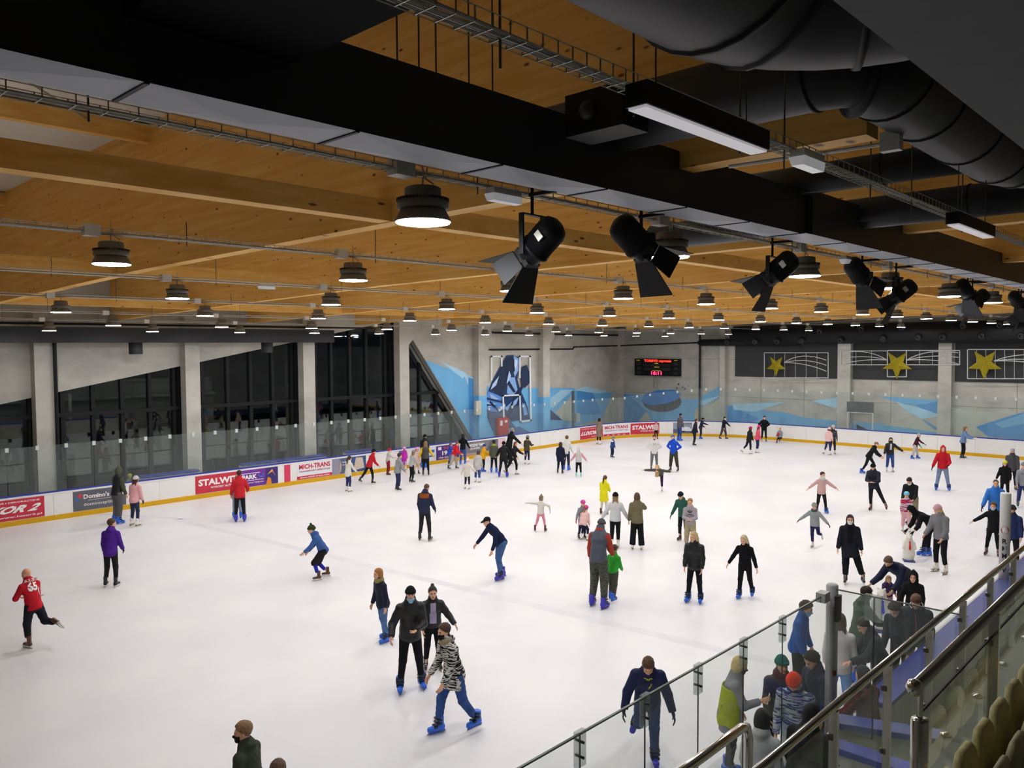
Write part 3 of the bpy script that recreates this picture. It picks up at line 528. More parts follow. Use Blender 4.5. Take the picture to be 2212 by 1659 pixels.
# ------------------------------------------------------------------ stands: slabs, railings, seats
struct('floor_stand_aisle', MB().box((2.5, 1.3, 2.3), (32, 2.16, 2.5)), FLOORC, 'grey concrete walkway of the stands')
struct('floor_stand_tier', MB().box((2.0, -3.0, 2.2), (32, 1.26, 3.3)), FLOORC, 'grey concrete upper tier of the stands')
struct('floor_box', MB().box((10.0, .5, -.1), (32, YN-.1, .06)), concrete_mat('brown grey floor', '#6f695f', '#7d766b', '#877f73'), 'brown grey floor of the players box')
struct('floor_landing', MB().box((2.2, 2.2, -.1), (9.84, YN-.18, .3)), MATS.get('white board plastic'), 'pale floor beside the box end wall')
struct('wall_stand', MB().box((2.5, 1.35, 0), (32, 1.5, 2.3)), FLOORC, 'concrete wall below the stand walkway')
def railing(name, label, y, zt, zb, x0, x1, posts, glass_=True, ballend=False):
    t = thing(name, label, 'railing')
    MB().tube([(x0, y, zt), (x1, y, zt)], .032, 12).build('handrail', STEEL, t, True)
    for x in posts:
        MB().box((x-.02, y-.03, zb-.1), (x+.02, y+.03, zt-.03)).build('post', STEEL, t); MB().box((x-.03, y+.0, zt-.25), (x+.03, y+.045, zt-.21)).build('glass_clamp', mat('clamp', '#6b6a64', .3, metal=.9, var=.05), t); MB().box((x-.03, y+.0, zt-.79), (x+.03, y+.045, zt-.75)).build('glass_clamp', MATS['clamp'], t)
        MB().lathe([(.05, 0), (.05, .02), (.03, .03)], 12, (x+.12, y-.12, zb)).build('base_cap', STEEL, t, True)
    if glass_:
        for a, b in zip(posts[:-1], posts[1:]): MB().box((a+.03, y+.02, zb), (b-.03, y+.032, zt-.13)).build('glass_panel', RAILG, t)
    return t
r1 = railing('steel_railing', 'long steel handrail with glass panels along the front edge of the stands', 2.24, 3.55, 2.5, 4.35, 26, [4.4]+[5.78+1.135*i for i in range(18)])
t = thing('steel_railing', 'short steel handrail bent down at its end, bottom edge right of centre', 'railing')
MB().tube([(3.2, 2.53, 3.6), (4.92, 2.53, 3.6), (4.99, 2.53, 3.58), (5.02, 2.53, 3.5), (5.02, 2.53, 2.3)], .033, 12).build('handrail', STEEL, t, True); MB().box((3.2, 2.525, 2.6), (4.95, 2.537, 3.5)).build('glass_panel', RAILG, t)
r2 = railing('steel_railing', 'upper steel handrail ending in a ball, bottom right corner', 1.3, 4.4, 3.3, 4.45, 20, [6.12+1.64*i for i in range(8)])
MB().lathe([(.0, -.045), (.03, -.036), (.045, 0), (.03, .036), (0, .045)], 14, (4.43, 1.3, 4.4)).build('end_ball', STEEL, r2, True); MB().lathe([(.045, 2.2), (.045, 4.19), (.04, 4.2)], 16, (4.53, 1.3, 0)).build('end_post', STEEL, r2, True); MB().lathe([(.014, 4.2), (.014, 4.38)], 8, (4.53, 1.3, 0)).build('pin', STEEL, r2)
MB().box((4.55, 1.31, 3.35), (6.1, 1.322, 4.2)).build('glass_panel', RAILG, r2); MB().tube([(4.55, 1.318, 4.2), (19, 1.318, 4.2)], .008, 6).build('glass_edge', BLACK, r2)
SEAT = mat('beige seat shell', '#a89f7c', .6, var=.1, vscale=20, bump=.2)
def pad(w, h, d, lean):
    V = []; prof = [(-w*.72, 0), (-w, h*.2), (-w, h*.62), (-w*.82, h*.88), (-w*.5, h), (w*.5, h), (w*.82, h*.88), (w, h*.62), (w, h*.2), (w*.72, 0)]; n = len(prof); F = []
    for dy, sc in ((0, .9), (.012, 1), (d-.012, 1), (d, .9)): V += [(x*sc, dy+lean*z, h*.5+(z-h*.5)*sc) for x, z in prof]
    for i in range(3): F += [(i*n+k, i*n+(k+1) % n, (i+1)*n+(k+1) % n, (i+1)*n+k) for k in range(n)]
    return MB().add(V, F+[tuple(range(n))[::-1], tuple(3*n+k for k in range(n))])
def seat(label, x, y, z):
    t = thing('stadium_seat', label, 'seat', (x, y, z), 'beige seats of the stand row')
    pad(.185, .36, .05, -.12).build('backrest', SEAT, t, True); o = pad(.18, .36, .055, .1).build('seat_pan', mat('beige seat pan', '#b3a873', .6, var=.1, vscale=20, bump=.2), t, True); o.location = (0, .1, .02)
    MB().box((-.03, .02, -.25), (.03, .12, .06)).build('bracket', BLACK, t)
for i, o_ in enumerate(('lowest', 'second lowest', 'third lowest', 'fourth lowest', 'fifth lowest', 'sixth lowest')): seat('beige folding stand seat in the bottom right corner, %s of the row' % o_, 4.55+.39*i, 1.02, 3.55)
struct('floor_stand_step', MB().box((2.0, -3.0, 3.3), (32, .9, 3.72)), FLOORC, 'grey concrete step behind the beige seats')
# ------------------------------------------------------------------ timber ceiling
deck = struct('ceiling', MB().box((-12, -8, 10.35), (51, 33.5, 10.6)), mat('cream roof membrane', '#d9d3c4', .7, var=.03), 'cream roof deck above the timber beams')
YZ = [(-8, 7.8), (8, 7.76), (16, 7.7), (24, 7.52), (33.2, 7.3)]
def zb(y): return float(np.interp(y, [a for a, _ in YZ], [b for _, b in YZ]))
bm_ = MB(); bm_.prism([(0, y, z) for y, z in YZ]+[(0, 33.2, 10.35), (0, -8, 10.35)], (.24, 0, 0)); beam_me = bm_.build('glulam_beam', WOOD, link=False)
BX = [-5.2+5.8*i for i in range(10)]
b2_ = MB(); b2_.prism([(0, 2.25, 7.78)]+[(0, y, z) for y, z in YZ[1:]]+[(0, 33.2, 10.35), (0, 2.25, 10.35)], (.24, 0, 0)); beam_short = b2_.build('glulam_beam', WOOD, link=False)
for X in BX: obj('glulam_beam', beam_short if 6 < X < 7 else beam_me, deck, (X-.12, 0, 0))
for Y in (8.13, 17.05, 25.97):
    me = MB().box((.12, -.12, 0), (5.68, .12, .26)).build('purlin', WOOD, link=False)
    for X in BX[:-1]: obj('purlin', me, deck, (X, Y, zb(Y)+.01))
me = MB().box((.12, -.09, 0), (5.68, .09, .32)).build('roof_purlin', WOOD, link=False)
for Y, zz in ((5.0, 9.7), (15.2, 9.99), (24.4, 9.99)):
    for X in BX[:4]: obj('roof_purlin', me, deck, (X, Y, zz))
for Y in (5.2, 13.2, 21):   # slim steel bracing under the roof
    for X in BX[:4]: MB().tube([(X+.2, Y-3, 10.2), (X+5.6, Y+3, 10.2)], .018, 5).build('brace_rod', GALV, deck)
# ------------------------------------------------------------------ pendant lamps on cable trays
h = MB(); h.lathe([(.12, .26), (.135, .25), (.14, .17), (.16, .165), (.17, .15)], 24); h.lathe([(.165, .16), (.19, .155), (.195, .1), (.17, .095)], 24); h.lathe([(.16, .1), (.17, .09), (.21, .012), (.215, 0), (.2, .004), (.15, .08)], 24); HOUS = h.build('housing', LAMPG, link=False, smooth=True)
f_ = MB()
for k in range(40): a = 2*PI*k/40; f_.bar((.165*math.cos(a), .165*math.sin(a), .165), (.198*math.cos(a), .198*math.sin(a), .163), .012, .02)
FINS = f_.build('cooling_fins', mat('lamp fins', '#3b3833', .6, var=.1), link=False)
DISC = MB().lathe([(.17, -.01), (.2, -.006), (.205, .004)], 24).build('diffuser', LED, link=False)
hk = MB(); hk.tube([(0, 0, .26), (0, 0, .33), (.015, 0, .34), (0, 0, .36)], .008, 6); hk.tube([(0, 0, .36), (0, 0, .5)], .004, 5); HOOK = hk.build('hook', GALV, link=False)
cb_ = MB(); cb_.tube([(.08, 0, .25), (.1, 0, .3), (.05, .02, .33), (.02, .03, .42)], .007, 5); CORD = cb_.build('power_cord', CABLE, link=False)
ROWS = [(4.63, 3.93, 7.13, 14), (9.83, 3.60, 7.18, 14), (14.93, 6.63, 7.13, 13), (19.98, 6.19, 7.03, 13), (24.99, 9.15, 6.88, 12), (29.44, 8.74, 6.80, 12)]
ORD = 'first second third fourth fifth sixth seventh eighth ninth tenth eleventh twelfth thirteenth fourteenth'.split()
JB = MB().box((-.085, -.06, -.06), (.085, .06, .07)).build('junction_box', WHT, link=False)
RODM = mat('hanger rod', '#5d5a52', .5, metal=.5, var=.05)
for i, (Y, X0, z, n) in enumerate(ROWS):
    zt = z+.345
    for k in range(n):
        L = thing('pendant_lamp', 'round grey pendant lamp, %s from the left in the %s lamp row from the front' % (ORD[k], ORD[i]), 'lamp', (X0+3.39*k, Y, z), 'pendant lamps over the ice')
        obj('housing', HOUS, L); obj('diffuser', DISC, L)
        if Y < 16: obj('cooling_fins', FINS, L); obj('power_cord', CORD, L)
        obj('hook', HOOK, L)
    T = thing('cable_tray', 'galvanised wire cable tray over the ice, %s row from the front' % ORD[i], 'cable tray', (0, 0, 0), 'cable trays over the ice')
    xe = 50; mb = MB(); w = .06; x = -6
    for dy, dz in ((-w, 0), (0, 0), (w, 0), (-w, .055), (w, .055)): mb.tube([(-6, Y+dy, zt+dz), (xe, Y+dy, zt+dz)], .0035 if i < 2 else .005, 4)
    while x < (14 if i == 0 else 12 if i == 1 else -6):
        for a, b in (((-w, .055), (-w, 0)), ((-w, 0), (w, 0)), ((w, 0), (w, .055))): mb.bar((x, Y+a[0], zt+a[1]), (x, Y+b[0], zt+b[1]), .006, .006, (1, 0, 0))
        x += .16
    mb.build('wire_basket', GALV, T); MB().tube([(-6, Y+.02, zt+.012), (6, Y-.01, zt+.014), (xe, Y+.02, zt+.012)], .016, 6).build('cable', CABLE, T); MB().tube([(-6, Y-.03, zt+.01), (xe, Y-.03, zt+.01)], .01, 5).build('cable', CABLE, T)
    for k in range(n): obj('junction_box', JB, T, (X0+3.39*k-.22, Y-.02, zt+.02))
    for k in range(14): x = -1.3+k*2.9; MB().tube([(x, Y, zt-.06), (x, Y, zb(Y)+(2.5 if (k % 2) else .02))], .006, 5).build('hanger_rod', RODM, T)
def tube_lamp(label, x, y, z):
    t = thing('emergency_light', label, 'lamp', (x, y, z)); MB().box((-.16, -.05, .02), (.16, .05, .07)).build('base', WHT, t)
    mb = MB(); mb.prism([(-.17, -.055, .02), (-.155, -.04, -.035), (-.155, .04, -.035), (-.17, .055, .02)], (.33, 0, 0)); mb.build('cover', mat('frosted cover', '#d8d8dc', .2, var=.03, spec=.5, emit=.25), t)
tube_lamp('white oblong emergency light on the nearest lamp row', 4.72, 4.55, 7.4); tube_lamp('white oblong emergency light on the upper tray at right', 5.25, 2.26, 7.4); tube_lamp('white oblong emergency light further along the nearest lamp row', 12.0, 4.55, 7.42); tube_lamp('white oblong emergency light on the third lamp row', 8.4, 14.8, 7.42)
# tray above the stands
T = thing('cable_tray', 'galvanised wire cable tray with loose cables above the stands, top right', 'cable tray'); mb = MB(); Y, zt, w = 2.33, 7.46, .06
for dy, dz in ((-w, 0), (-.02, 0), (.02, 0), (w, 0), (-w, .06), (w, .06)): mb.tube([(.5, Y+dy, zt+dz), (18, Y+dy, zt+dz)], .003, 4)
x = .5
while x < 12:
    for a, b in (((-w, .06), (-w, 0)), ((-w, 0), (w, 0)), ((w, 0), (w, .06))): mb.bar((x, Y+a[0], zt+a[1]), (x, Y+b[0], zt+b[1]), .005, .005, (1, 0, 0))
    x += .1
mb.build('wire_basket', GALV, T)
for dy in (-.035, -.01, .015, .04): MB().tube([(.5+.8*k, Y+dy+.012*math.sin(k*1.7+dy*90), zt+.014+.008*math.cos(k*1.3+dy*50)) for k in range(22)], .009, 5).build('cable', CABLE, T)
for x in (2.4, 3.35, 4.45, 5.05, 6.6, 7.6, 9.2): MB().tube([(x, Y, zt-.12), (x, Y, 9.6)], .006, 5).build('hanger_rod', RODM, T)
def linear(label, x0, x1):
    t = thing('linear_lamp', label, 'lamp', (x0, 1.97, 7.2), 'linear lamps above the stands'); MB().box((0, -.055, .012), (x1-x0, .055, .11)).build('profile', BLACK, t); MB().box((.01, -.045, 0), (x1-x0-.01, .045, .014)).build('diffuser', mat('opal diffuser', '#e6e4ea', .4, var=.02, emit=.35), t)
    for x in (.15, x1-x0-.15): MB().tube([(x, 0, .1), (x, 0, 1.6)], .004, 5).build('hanger_rod', RODM, t)
linear('black linear lamp with pale diffuser hanging above the stands, nearer one', 2.85, 3.98); linear('black linear lamp with pale diffuser above the stands, farther one at the right edge', 7.5, 8.7)
# ------------------------------------------------------------------ ducts over the stands
D = thing('rectangular_duct', 'long rectangular duct with grey underside crossing the whole picture', 'duct'); y0, y1, z0, z1 = 3.87, 4.27, 7.45, 7.93
MB().box((-3, y0, z0+.004), (9.0, y1, z1)).build('casing', DUCTB, D); MB().box((9.0, y0-.06, z0+.004), (24, y1-.06, z1+.02)).build('casing', DUCTB, D)
x = -2.0
for k in range(22):
    xa, xb = x+1.2*k, x+1.2*(k+1); yo = 0 if xb < 9.1 else -.06; cxm = (xa+xb)/2; cym = (y0+y1)/2+yo; e = .004
    P = [(xa+e, y0+yo, z0), (xb-e, y0+yo, z0), (xb-e, y1+yo, z0), (xa+e, y1+yo, z0), (cxm, cym, z0-.035)]
    MB().add(P, [(0, 4, 1), (1, 4, 2), (2, 4, 3), (3, 4, 0), (0, 1, 2, 3)]).build('underside_panel', DUCTG, D); MB().box((xa-.012, y0+yo, z0-.008), (xa+.012, y1+yo+.004, z0+.01)).build('flange', BLACK, D)
mb = MB(); mb.box((1.5, 2.7, 7.73), (2.38, 3.9, 8.6)); tag(mb.build('rectangular_duct', mat('matt black duct', '#0a0a0b', .8, var=.1, spec=.1)), 'black rectangular branch duct at the top left of centre', 'duct')
def rduct(label, pts, r, seams):
    t = thing('round_duct', label, 'duct'); MB().tube(pts, r, 28).build('pipe', DUCTB, t, True)
    for (p, d) in seams:
        rr_ = r if not isinstance(r, list) else (.25 if p[0] < 5.5 else .31); d = Vector(d).normalized(); p = Vector(p); MB().tube([p-d*.012, p+d*.012], rr_+.012, 28).build('seam_ring', BLACK, t, True)
def arc(c, a0, a1, R, z, n=7): return [(c[0]+R*math.cos(a0+(a1-a0)*i/n), c[1]+R*math.sin(a0+(a1-a0)*i/n), z) for i in range(n+1)]
Rb = .55
aA = arc((3.15-Rb, 1.45-Rb), PI/2, 0, Rb, 7.7)
rduct('big dark round duct with an elbow at the top right of the picture', [(-1.5, 1.45, 7.7)]+aA+[(3.15, -1.5, 7.7)], .45, [(aA[i], Vector(aA[min(i+1, 7)])-Vector(aA[max(0, i-1)])) for i in (0, 2, 5, 7)]+[((3.15, .3, 7.7), (0, 1, 0))])
aC = arc((5.4+.35, 1.93+.35), PI, PI*1.5, .35, 8.03, 6)
aB = arc((8.7, 1.03), PI/2, 0, .9, 8.03)
rduct('dark round duct turning along the stands behind the big elbow', [(5.4, 4.6, 8.03)]+aC+aB+[(9.6, -1.0, 8.03)], [.25]*5+[.28, .31, .31]+[.31]*9, [(aC[0], (0, 1, 0)), (aC[3], (1, -1, 0)), (aC[6], (1, 0, 0)), ((6.5, 1.93, 8.03), (1, 0, 0)), ((7.6, 1.93, 8.03), (1, 0, 0))]+[(aB[k], Vector(aB[min(k+1, 7)])-Vector(aB[max(0, k-1)])) for k in (0, 2, 4, 6)])
rduct('dark round cross duct above the upper tray, nearer one', [(8.9, 5.6, 8.05), (8.9, 2.0, 8.05)], .165, [((8.9, 3, 8.05), (0, 1, 0))]); rduct('dark round cross duct above the upper tray, farther one', [(10.6, 7.0, 7.87), (10.6, .5, 7.87)], .195, [((10.6, 2.6, 7.87), (0, 1, 0))])
S = thing('flat_soffit', 'flat dark grey soffit filling the top right corner', 'soffit'); MB().box((-2, -2, 7.0), (9, .76, 7.18)).build('panel', mat('dark grey soffit', '#66676a', .7, var=.05), S); MB().prism([(4.75, .765, 6.995), (5.6, .2, 6.9), (9, .2, 6.9), (9, .765, 6.995)], (0, 0, .02)).build('flap', MATS['dark grey soffit'], S)
t = thing('loudspeaker', 'black box loudspeaker hanging behind the big duct', 'loudspeaker', (4.6, 3.42, 7.68)); MB().box((-.15, -.24, 0), (.15, .26, .29)).build('box', BLACK, t); MB().lathe([(.07, 0), (.06, .03), (.03, .06), (0, .07)], 14).build('dome', mat('speaker dome', '#3a3b3e', .5, var=.1), t, True).matrix_local = Matrix.Translation((-.15, .05, .15)) @ Matrix.Rotation(-PI/2, 4, 'Y')
for u, v in ((858, 130), (905, 150), (942, 165), (1013, 195), (1064, 205)):
    p = hit(u, v, 1, 4.0); tag(MB().tube([(p[0], 4.0, 7.9), (p[0], 4.0, 10.3)], .006, 5).build('hanger_rod', RODM), 'thin hanger rod above the rectangular duct, at %s' % {858: 'its far left', 905: 'the second from left', 942: 'the third from left', 1013: 'the fourth from left', 1064: 'its far right'}[u], 'rod')
# wall-hung conduit with box on the wood behind the elbow
t = thing('wall_conduit', 'white conduit with junction boxes on the beam at upper right', 'conduit'); mb = MB(); a = hit(1575, 360, 0, 6.26); b = hit(1925, 309, 0, 6.26); mb.tube([a, b], .016, 6); mb.build('pipe', WHT, t); MB().box((b[0]-.04, b[1]-.07, b[2]-.06), (b[0]+.04, b[1]+.07, b[2]+.08)).build('box', WHT, t)
# ------------------------------------------------------------------ stage spotlights
def spotlight(label, u, v, y, yaw, tilt, sc=1.0, ytop=7.4):
    p = hit(u, v, 1, y); t = thing('stage_spotlight', label, 'spotlight', tuple(p), 'black stage spotlights')
    Mh = Matrix.Rotation(yaw, 4, 'Z') @ Matrix.Rotation(tilt, 4, 'Y') @ Matrix.Scale(sc, 4)
    # head: rounded can pointing along -X, body tail +X
    c = MB(); V = []
    prof = [(.0, .30), (.05, .295), (.085, .27), (.1, .23), (.1, .05), (.107, .05), (.107, .03), (.09, .02), (.075, -.06), (.0, -.06)]
    n = 20
    for (r, x) in prof: V += [(x, r*math.cos(2*PI*k/n), r*math.sin(2*PI*k/n)*1.15) for k in range(n)]
    c.add(V, [(i*n+k, i*n+(k+1) % n, (i+1)*n+(k+1) % n, (i+1)*n+k) for i in range(len(prof)-1) for k in range(n)]); o = c.build('lamp_can', BLACK, t, True); o.matrix_local = Mh
    g = MB(); g.prism([(-.04, -.07, -.08), (-.04, .07, -.08), (-.04, .07, .08), (-.04, -.07, .08)], (-.04, 0, 0)); o = g.build('gel_frame', BLACK, t); o.matrix_local = Mh
    for s in (1, -1):
        d = MB(); d.add([(-.08, -.09, s*.07), (-.08, .09, s*.07), (-.33, .17, s*.19), (-.33, -.17, s*.19), (-.085, -.09, s*.078), (-.085, .09, s*.078), (-.335, .17, s*.198), (-.335, -.17, s*.198)], [(0, 1, 2, 3), (7, 6, 5, 4), (0, 4, 5, 1), (1, 5, 6, 2), (2, 6, 7, 3), (3, 7, 4, 0)]); o = d.build('barn_door', BLACK, t); o.matrix_local = Mh
        d = MB(); d.add([(-.08, s*.08, -.08), (-.08, s*.08, .08), (-.25, s*.14, .1), (-.25, s*.14, -.1), (-.085, s*.088, -.08), (-.085, s*.088, .08), (-.255, s*.148, .1), (-.255, s*.148, -.1)], [(0, 1, 2, 3), (7, 6, 5, 4), (0, 4, 5, 1), (1, 5, 6, 2), (2, 6, 7, 3), (3, 7, 4, 0)]); o = d.build('barn_door', BLACK, t); o.matrix_local = Mh
    ky = Matrix.Rotation(yaw, 4, 'Z') @ Matrix.Scale(sc, 4); hh = (ytop-p[2])/sc
    mb = MB(); mb.box((-.02, -.125, -.02), (.02, -.112, hh-.1)); mb.box((-.02, .112, -.02), (.02, .125, hh-.1)); mb.box((-.02, -.125, hh-.11), (.02, .125, hh-.1)); mb.tube([(0, 0, hh-.1), (0, 0, hh+.1)], .012, 6); o = mb.build('yoke', BLACK, t); o.matrix_local = ky
    MB().box((-.02, 4.2-y, ytop+.03-p[2]), (.02, .02, ytop+.06-p[2])).build('mounting_arm', BLACK, t)
    MB().box((.15, -.112, -.05), (.2, -.1, .02)).build('type_plate', GALV, t).matrix_local = Mh
V4 = math.radians
spotlight('black spotlight with barn doors, leftmost and nearest', 1150, 545, 4.45, V4(-88), V4(-38), 1.15); spotlight('black spotlight with barn doors aimed right, second from the left', 1385, 535, 4.45, V4(168), V4(-36), 1.3); spotlight('black spotlight behind a lamp, third from the left', 1668, 595, 4.45, V4(-86), V4(-38), 1.2)
spotlight('black spotlight with barn doors, fourth from the left', 1862, 600, 4.45, V4(168), V4(-35), 1.3); spotlight('black spotlight pointing down left, fifth from the left', 1935, 642, 4.45, V4(-86), V4(-38), 1.2); spotlight('black spotlight aimed right, sixth from the left', 2090, 635, 4.45, V4(168), V4(-35), 1.3); spotlight('black spotlight lower of the pair near the right edge', 2100, 655, 4.45, V4(-86), V4(-38), 1.2); spotlight('black spotlight cut by the right picture edge', 2200, 655, 4.45, V4(168), V4(-35), 1.3); spotlight('black spotlight lower right, at the picture edge', 2205, 680, 4.45, V4(-86), V4(-38), 1.2)
# ------------------------------------------------------------------ people: signed distance bodies meshed with surface nets
_C = np.array([(i, j, k) for i in (0, 1) for j in (0, 1) for k in (0, 1)])
_E = [(a, b) for a in range(8) for b in range(a+1, 8) if np.abs(_C[a]-_C[b]).sum() == 1]
def surfnet(F, org, h):
    s = F < 0; nx, ny, nz = F.shape
    cnt = np.zeros((nx-1, ny-1, nz-1), np.int8)
    for c in _C: cnt += s[c[0]:nx-1+c[0], c[1]:ny-1+c[1], c[2]:nz-1+c[2]]
    A = np.argwhere((cnt > 0) & (cnt < 8))
    if not len(A): return np.zeros((0, 3)), np.zeros((0, 4), int)
    idx = np.full(cnt.shape, -1, np.int32); idx[A[:, 0], A[:, 1], A[:, 2]] = np.arange(len(A))
    cv = np.stack([F[A[:, 0]+c[0], A[:, 1]+c[1], A[:, 2]+c[2]] for c in _C], 1)
    acc = np.zeros((len(A), 3)); w = np.zeros(len(A))
    for a, b in _E:
        fa, fb = cv[:, a], cv[:, b]; m = (fa < 0) != (fb < 0); t = np.where(m, fa/np.where(m, fa-fb, 1), 0)
        acc += np.where(m[:, None], _C[a]+t[:, None]*(_C[b]-_C[a]), 0); w += m
    V = (A+acc/w[:, None])*h+org; Q = []
    for ax in range(3):
        o1, o2 = [(1, 2), (2, 0), (0, 1)][ax]
        sl0 = [slice(1, -1)]*3; sl1 = [slice(1, -1)]*3; sl0[ax] = slice(0, -1); sl1[ax] = slice(1, None)
        a, b = s[tuple(sl0)], s[tuple(sl1)]; P = np.argwhere(a != b)
        if not len(P): continue
        fl = a[P[:, 0], P[:, 1], P[:, 2]]
        P = P+np.array([0 if i == ax else 1 for i in range(3)])
        e1 = np.eye(3, dtype=int)[o1]; e2 = np.eye(3, dtype=int)[o2]
        q = np.stack([idx[tuple((P-e1-e2).T)], idx[tuple((P-e2).T)], idx[tuple(P.T)], idx[tuple((P-e1).T)]], 1)
        q[~fl] = q[~fl][:, ::-1]; Q.append(q)
    return V, np.concatenate(Q)
def smin(a, b, k):
    h = np.maximum(k-np.abs(a-b), 0)/k; return np.minimum(a, b)-h*h*k*.25
def cone(P, a, b, ra, rb, squash=None):
    a = np.asarray(a, float); b = np.asarray(b, float); d = b-a; t = np.clip(((P-a)@d)/max(d@d, 1e-9), 0, 1)
    w = P-a-t[:, None]*d
    if squash is not None:
        ax, k = squash; c = w@ax; n = np.sqrt(np.maximum((w*w).sum(1)+(k*k-1)*c*c, 0))
    else: n = np.sqrt((w*w).sum(1))
    return n-(ra+(rb-ra)*t)
def ellip(P, c, r):
    q = (P-np.asarray(c))/np.asarray(r); n = np.sqrt((q*q).sum(1)); return (n-1)*min(r)
def mesh_sdf(fn, lo, hi, h):
    lo = np.asarray(lo)-2*h; n = np.ceil((np.asarray(hi)+2*h-lo)/h).astype(int)+1
    g = np.stack(np.meshgrid(*[lo[i]+h*np.arange(n[i]) for i in range(3)], indexing='ij'), -1).reshape(-1, 3)
    return surfnet(fn(g).reshape(n), lo, h)
# ---- head, hair, hats and hands as templates: x right, y forward, z up, origin between the ears
def f_face(P):
    d = ellip(P, (0, -.012, .028), (.074, .094, .092)); d = smin(d, ellip(P, (0, .022, -.04), (.06, .068, .078)), .03); d = smin(d, ellip(P, (0, .055, -.095), (.026, .028, .022)), .03)
    d = smin(d, cone(P, (0, .084, .006), (0, .103, -.03), .009, .013), .012); d = smin(d, cone(P, (-.032, .078, .02), (.032, .078, .02), .012, .012), .02)
    for s in (-1, 1):
        d = -smin(-d, ellip(P, (s*.03, .098, .002), (.017, .016, .012)), .012); d = smin(d, ellip(P, (s*.076, -.008, -.008), (.009, .018, .03)), .008); d = smin(d, ellip(P, (s*.038, .055, -.03), (.022, .025, .022)), .02)
    d = smin(d, cone(P, (-.018, .083, -.062), (.018, .083, -.062), .0075, .0075), .012); return d
def f_head(P): return smin(f_face(P), cone(P, (0, -.022, -.06), (0, -.035, -.2), .052, .058), .03)
def hairline(P, k=.002): return np.maximum(P[:, 1]-(k+.9*P[:, 2]), -(P[:, 2]+.09))
def f_cap(P, t=.012): return np.maximum(ellip(P, (0, -.018, .028), (.078+t, .098+t, .096+t)), hairline(P))
def f_hair(P, st):
    if st == 'short': return np.maximum(ellip(P, (0, -.018, .028), (.081, .101, .099))-.014*np.clip((P[:, 2]+.01)/.09, 0, 1), np.maximum(hairline(P), -(P[:, 2]+.065)))+.0035*np.sin(34*np.arctan2(P[:, 0], P[:, 1]+.02)+60*P[:, 2])
    if st == 'buzz': return f_cap(P, .004)
    if st == 'curly': return f_cap(P, .022)+.014*np.sin(P[:, 0]*120)*np.sin(P[:, 1]*110+1)*np.sin(P[:, 2]*115+.5)
    d = f_cap(P, .012)
    if st in ('bob', 'long', 'half'):
        s = ellip(P, (0, -.03, -.045), (.1, .088, .115)); s = np.maximum(s, P[:, 1]-(.025+.25*P[:, 2])); s = np.maximum(s, -f_face(P)-.004); d = smin(d, s, .03)
    if st in ('long', 'half'):
        L = -.42 if st == 'long' else -.26
        for x, r in ((0, .055), (-.06, .035), (.06, .035)): d = smin(d, cone(P, (x, -.075, -.05), (x*1.25, -.125, L), r, r*.62, (np.array([0, 1., 0]), 1.6)), .03)
    if st == 'pony': d = smin(d, cone(P, (0, -.12, .03), (0, -.16, -.06), .03, .035), .02); d = smin(d, cone(P, (0, -.16, -.06), (0, -.145, -.28), .035, .015), .03)
    if st == 'bun': d = smin(d, ellip(P, (0, -.06, .14), (.036, .036, .034)), .015)
    return d
def f_hat(P, st):
    z = P[:, 2]; tilt = z-(.012+.12*P[:, 1])
    if st in ('beanie', 'pom'):
        d = np.maximum(ellip(P, (0, -.014, .04), (.09, .108, .102)), -tilt); c = np.maximum(np.abs(tilt-.025)-.026, np.abs(np.sqrt((P[:, 0]/.088)**2+((P[:, 1]+.012)/.107)**2)-.97)*.09-.014); d = smin(d, c, .01)
        if st == 'pom': d = np.minimum(d, ellip(P, (0, -.02, .16), (.034,)*3))
        return d
    if st == 'cap':
        d = np.maximum(ellip(P, (0, -.012, .03), (.086, .106, .096)), -(z-.03)); v = np.maximum(ellip(P, (0, .1, .035), (.075, .085, .5)), np.abs(z-.036+.25*(P[:, 1]-.09))-.006); v = np.maximum(v, .05-P[:, 1]); return smin(d, v, .012)
    if st == 'helmet':
        d = np.maximum(ellip(P, (0, -.012, .035), (.106, .126, .112)), -(z-.005-.12*P[:, 1]))
        for x in (-.05, 0, .05):
            for y in (-.06, .04): d = np.maximum(d, -ellip(P, (x, y, .135-.9*abs(x)), (.012, .035, .03)))
        return d
    if st == 'hood':
        d = ellip(P, (0, -.022, .02), (.108, .128, .135)); d = smin(d, ellip(P, (0, -.04, -.1), (.11, .1, .09)), .05); d = smin(d, cone(P, (0, -.02, .13), (0, -.06, .15), .03, .02), .04)
        return np.maximum(np.maximum(d, -ellip(P, (0, .09, -.01), (.072, .1, .105))), -f_face(P)-.001)
def f_mask(P): return np.maximum(np.maximum(f_face(P)-.008, np.abs(P[:, 2]+.062)-.045), .035-P[:, 1])
def f_scarf(P):
    q = np.sqrt(P[:, 0]**2+(P[:, 1]+.02)**2); return np.sqrt((q-.075)**2+((P[:, 2]+.145)/1.5)**2)-.04
FINGERS = [(-.03, .0, .078), (-.011, .003, .09), (.009, .002, .084), (.027, -.002, .066)]
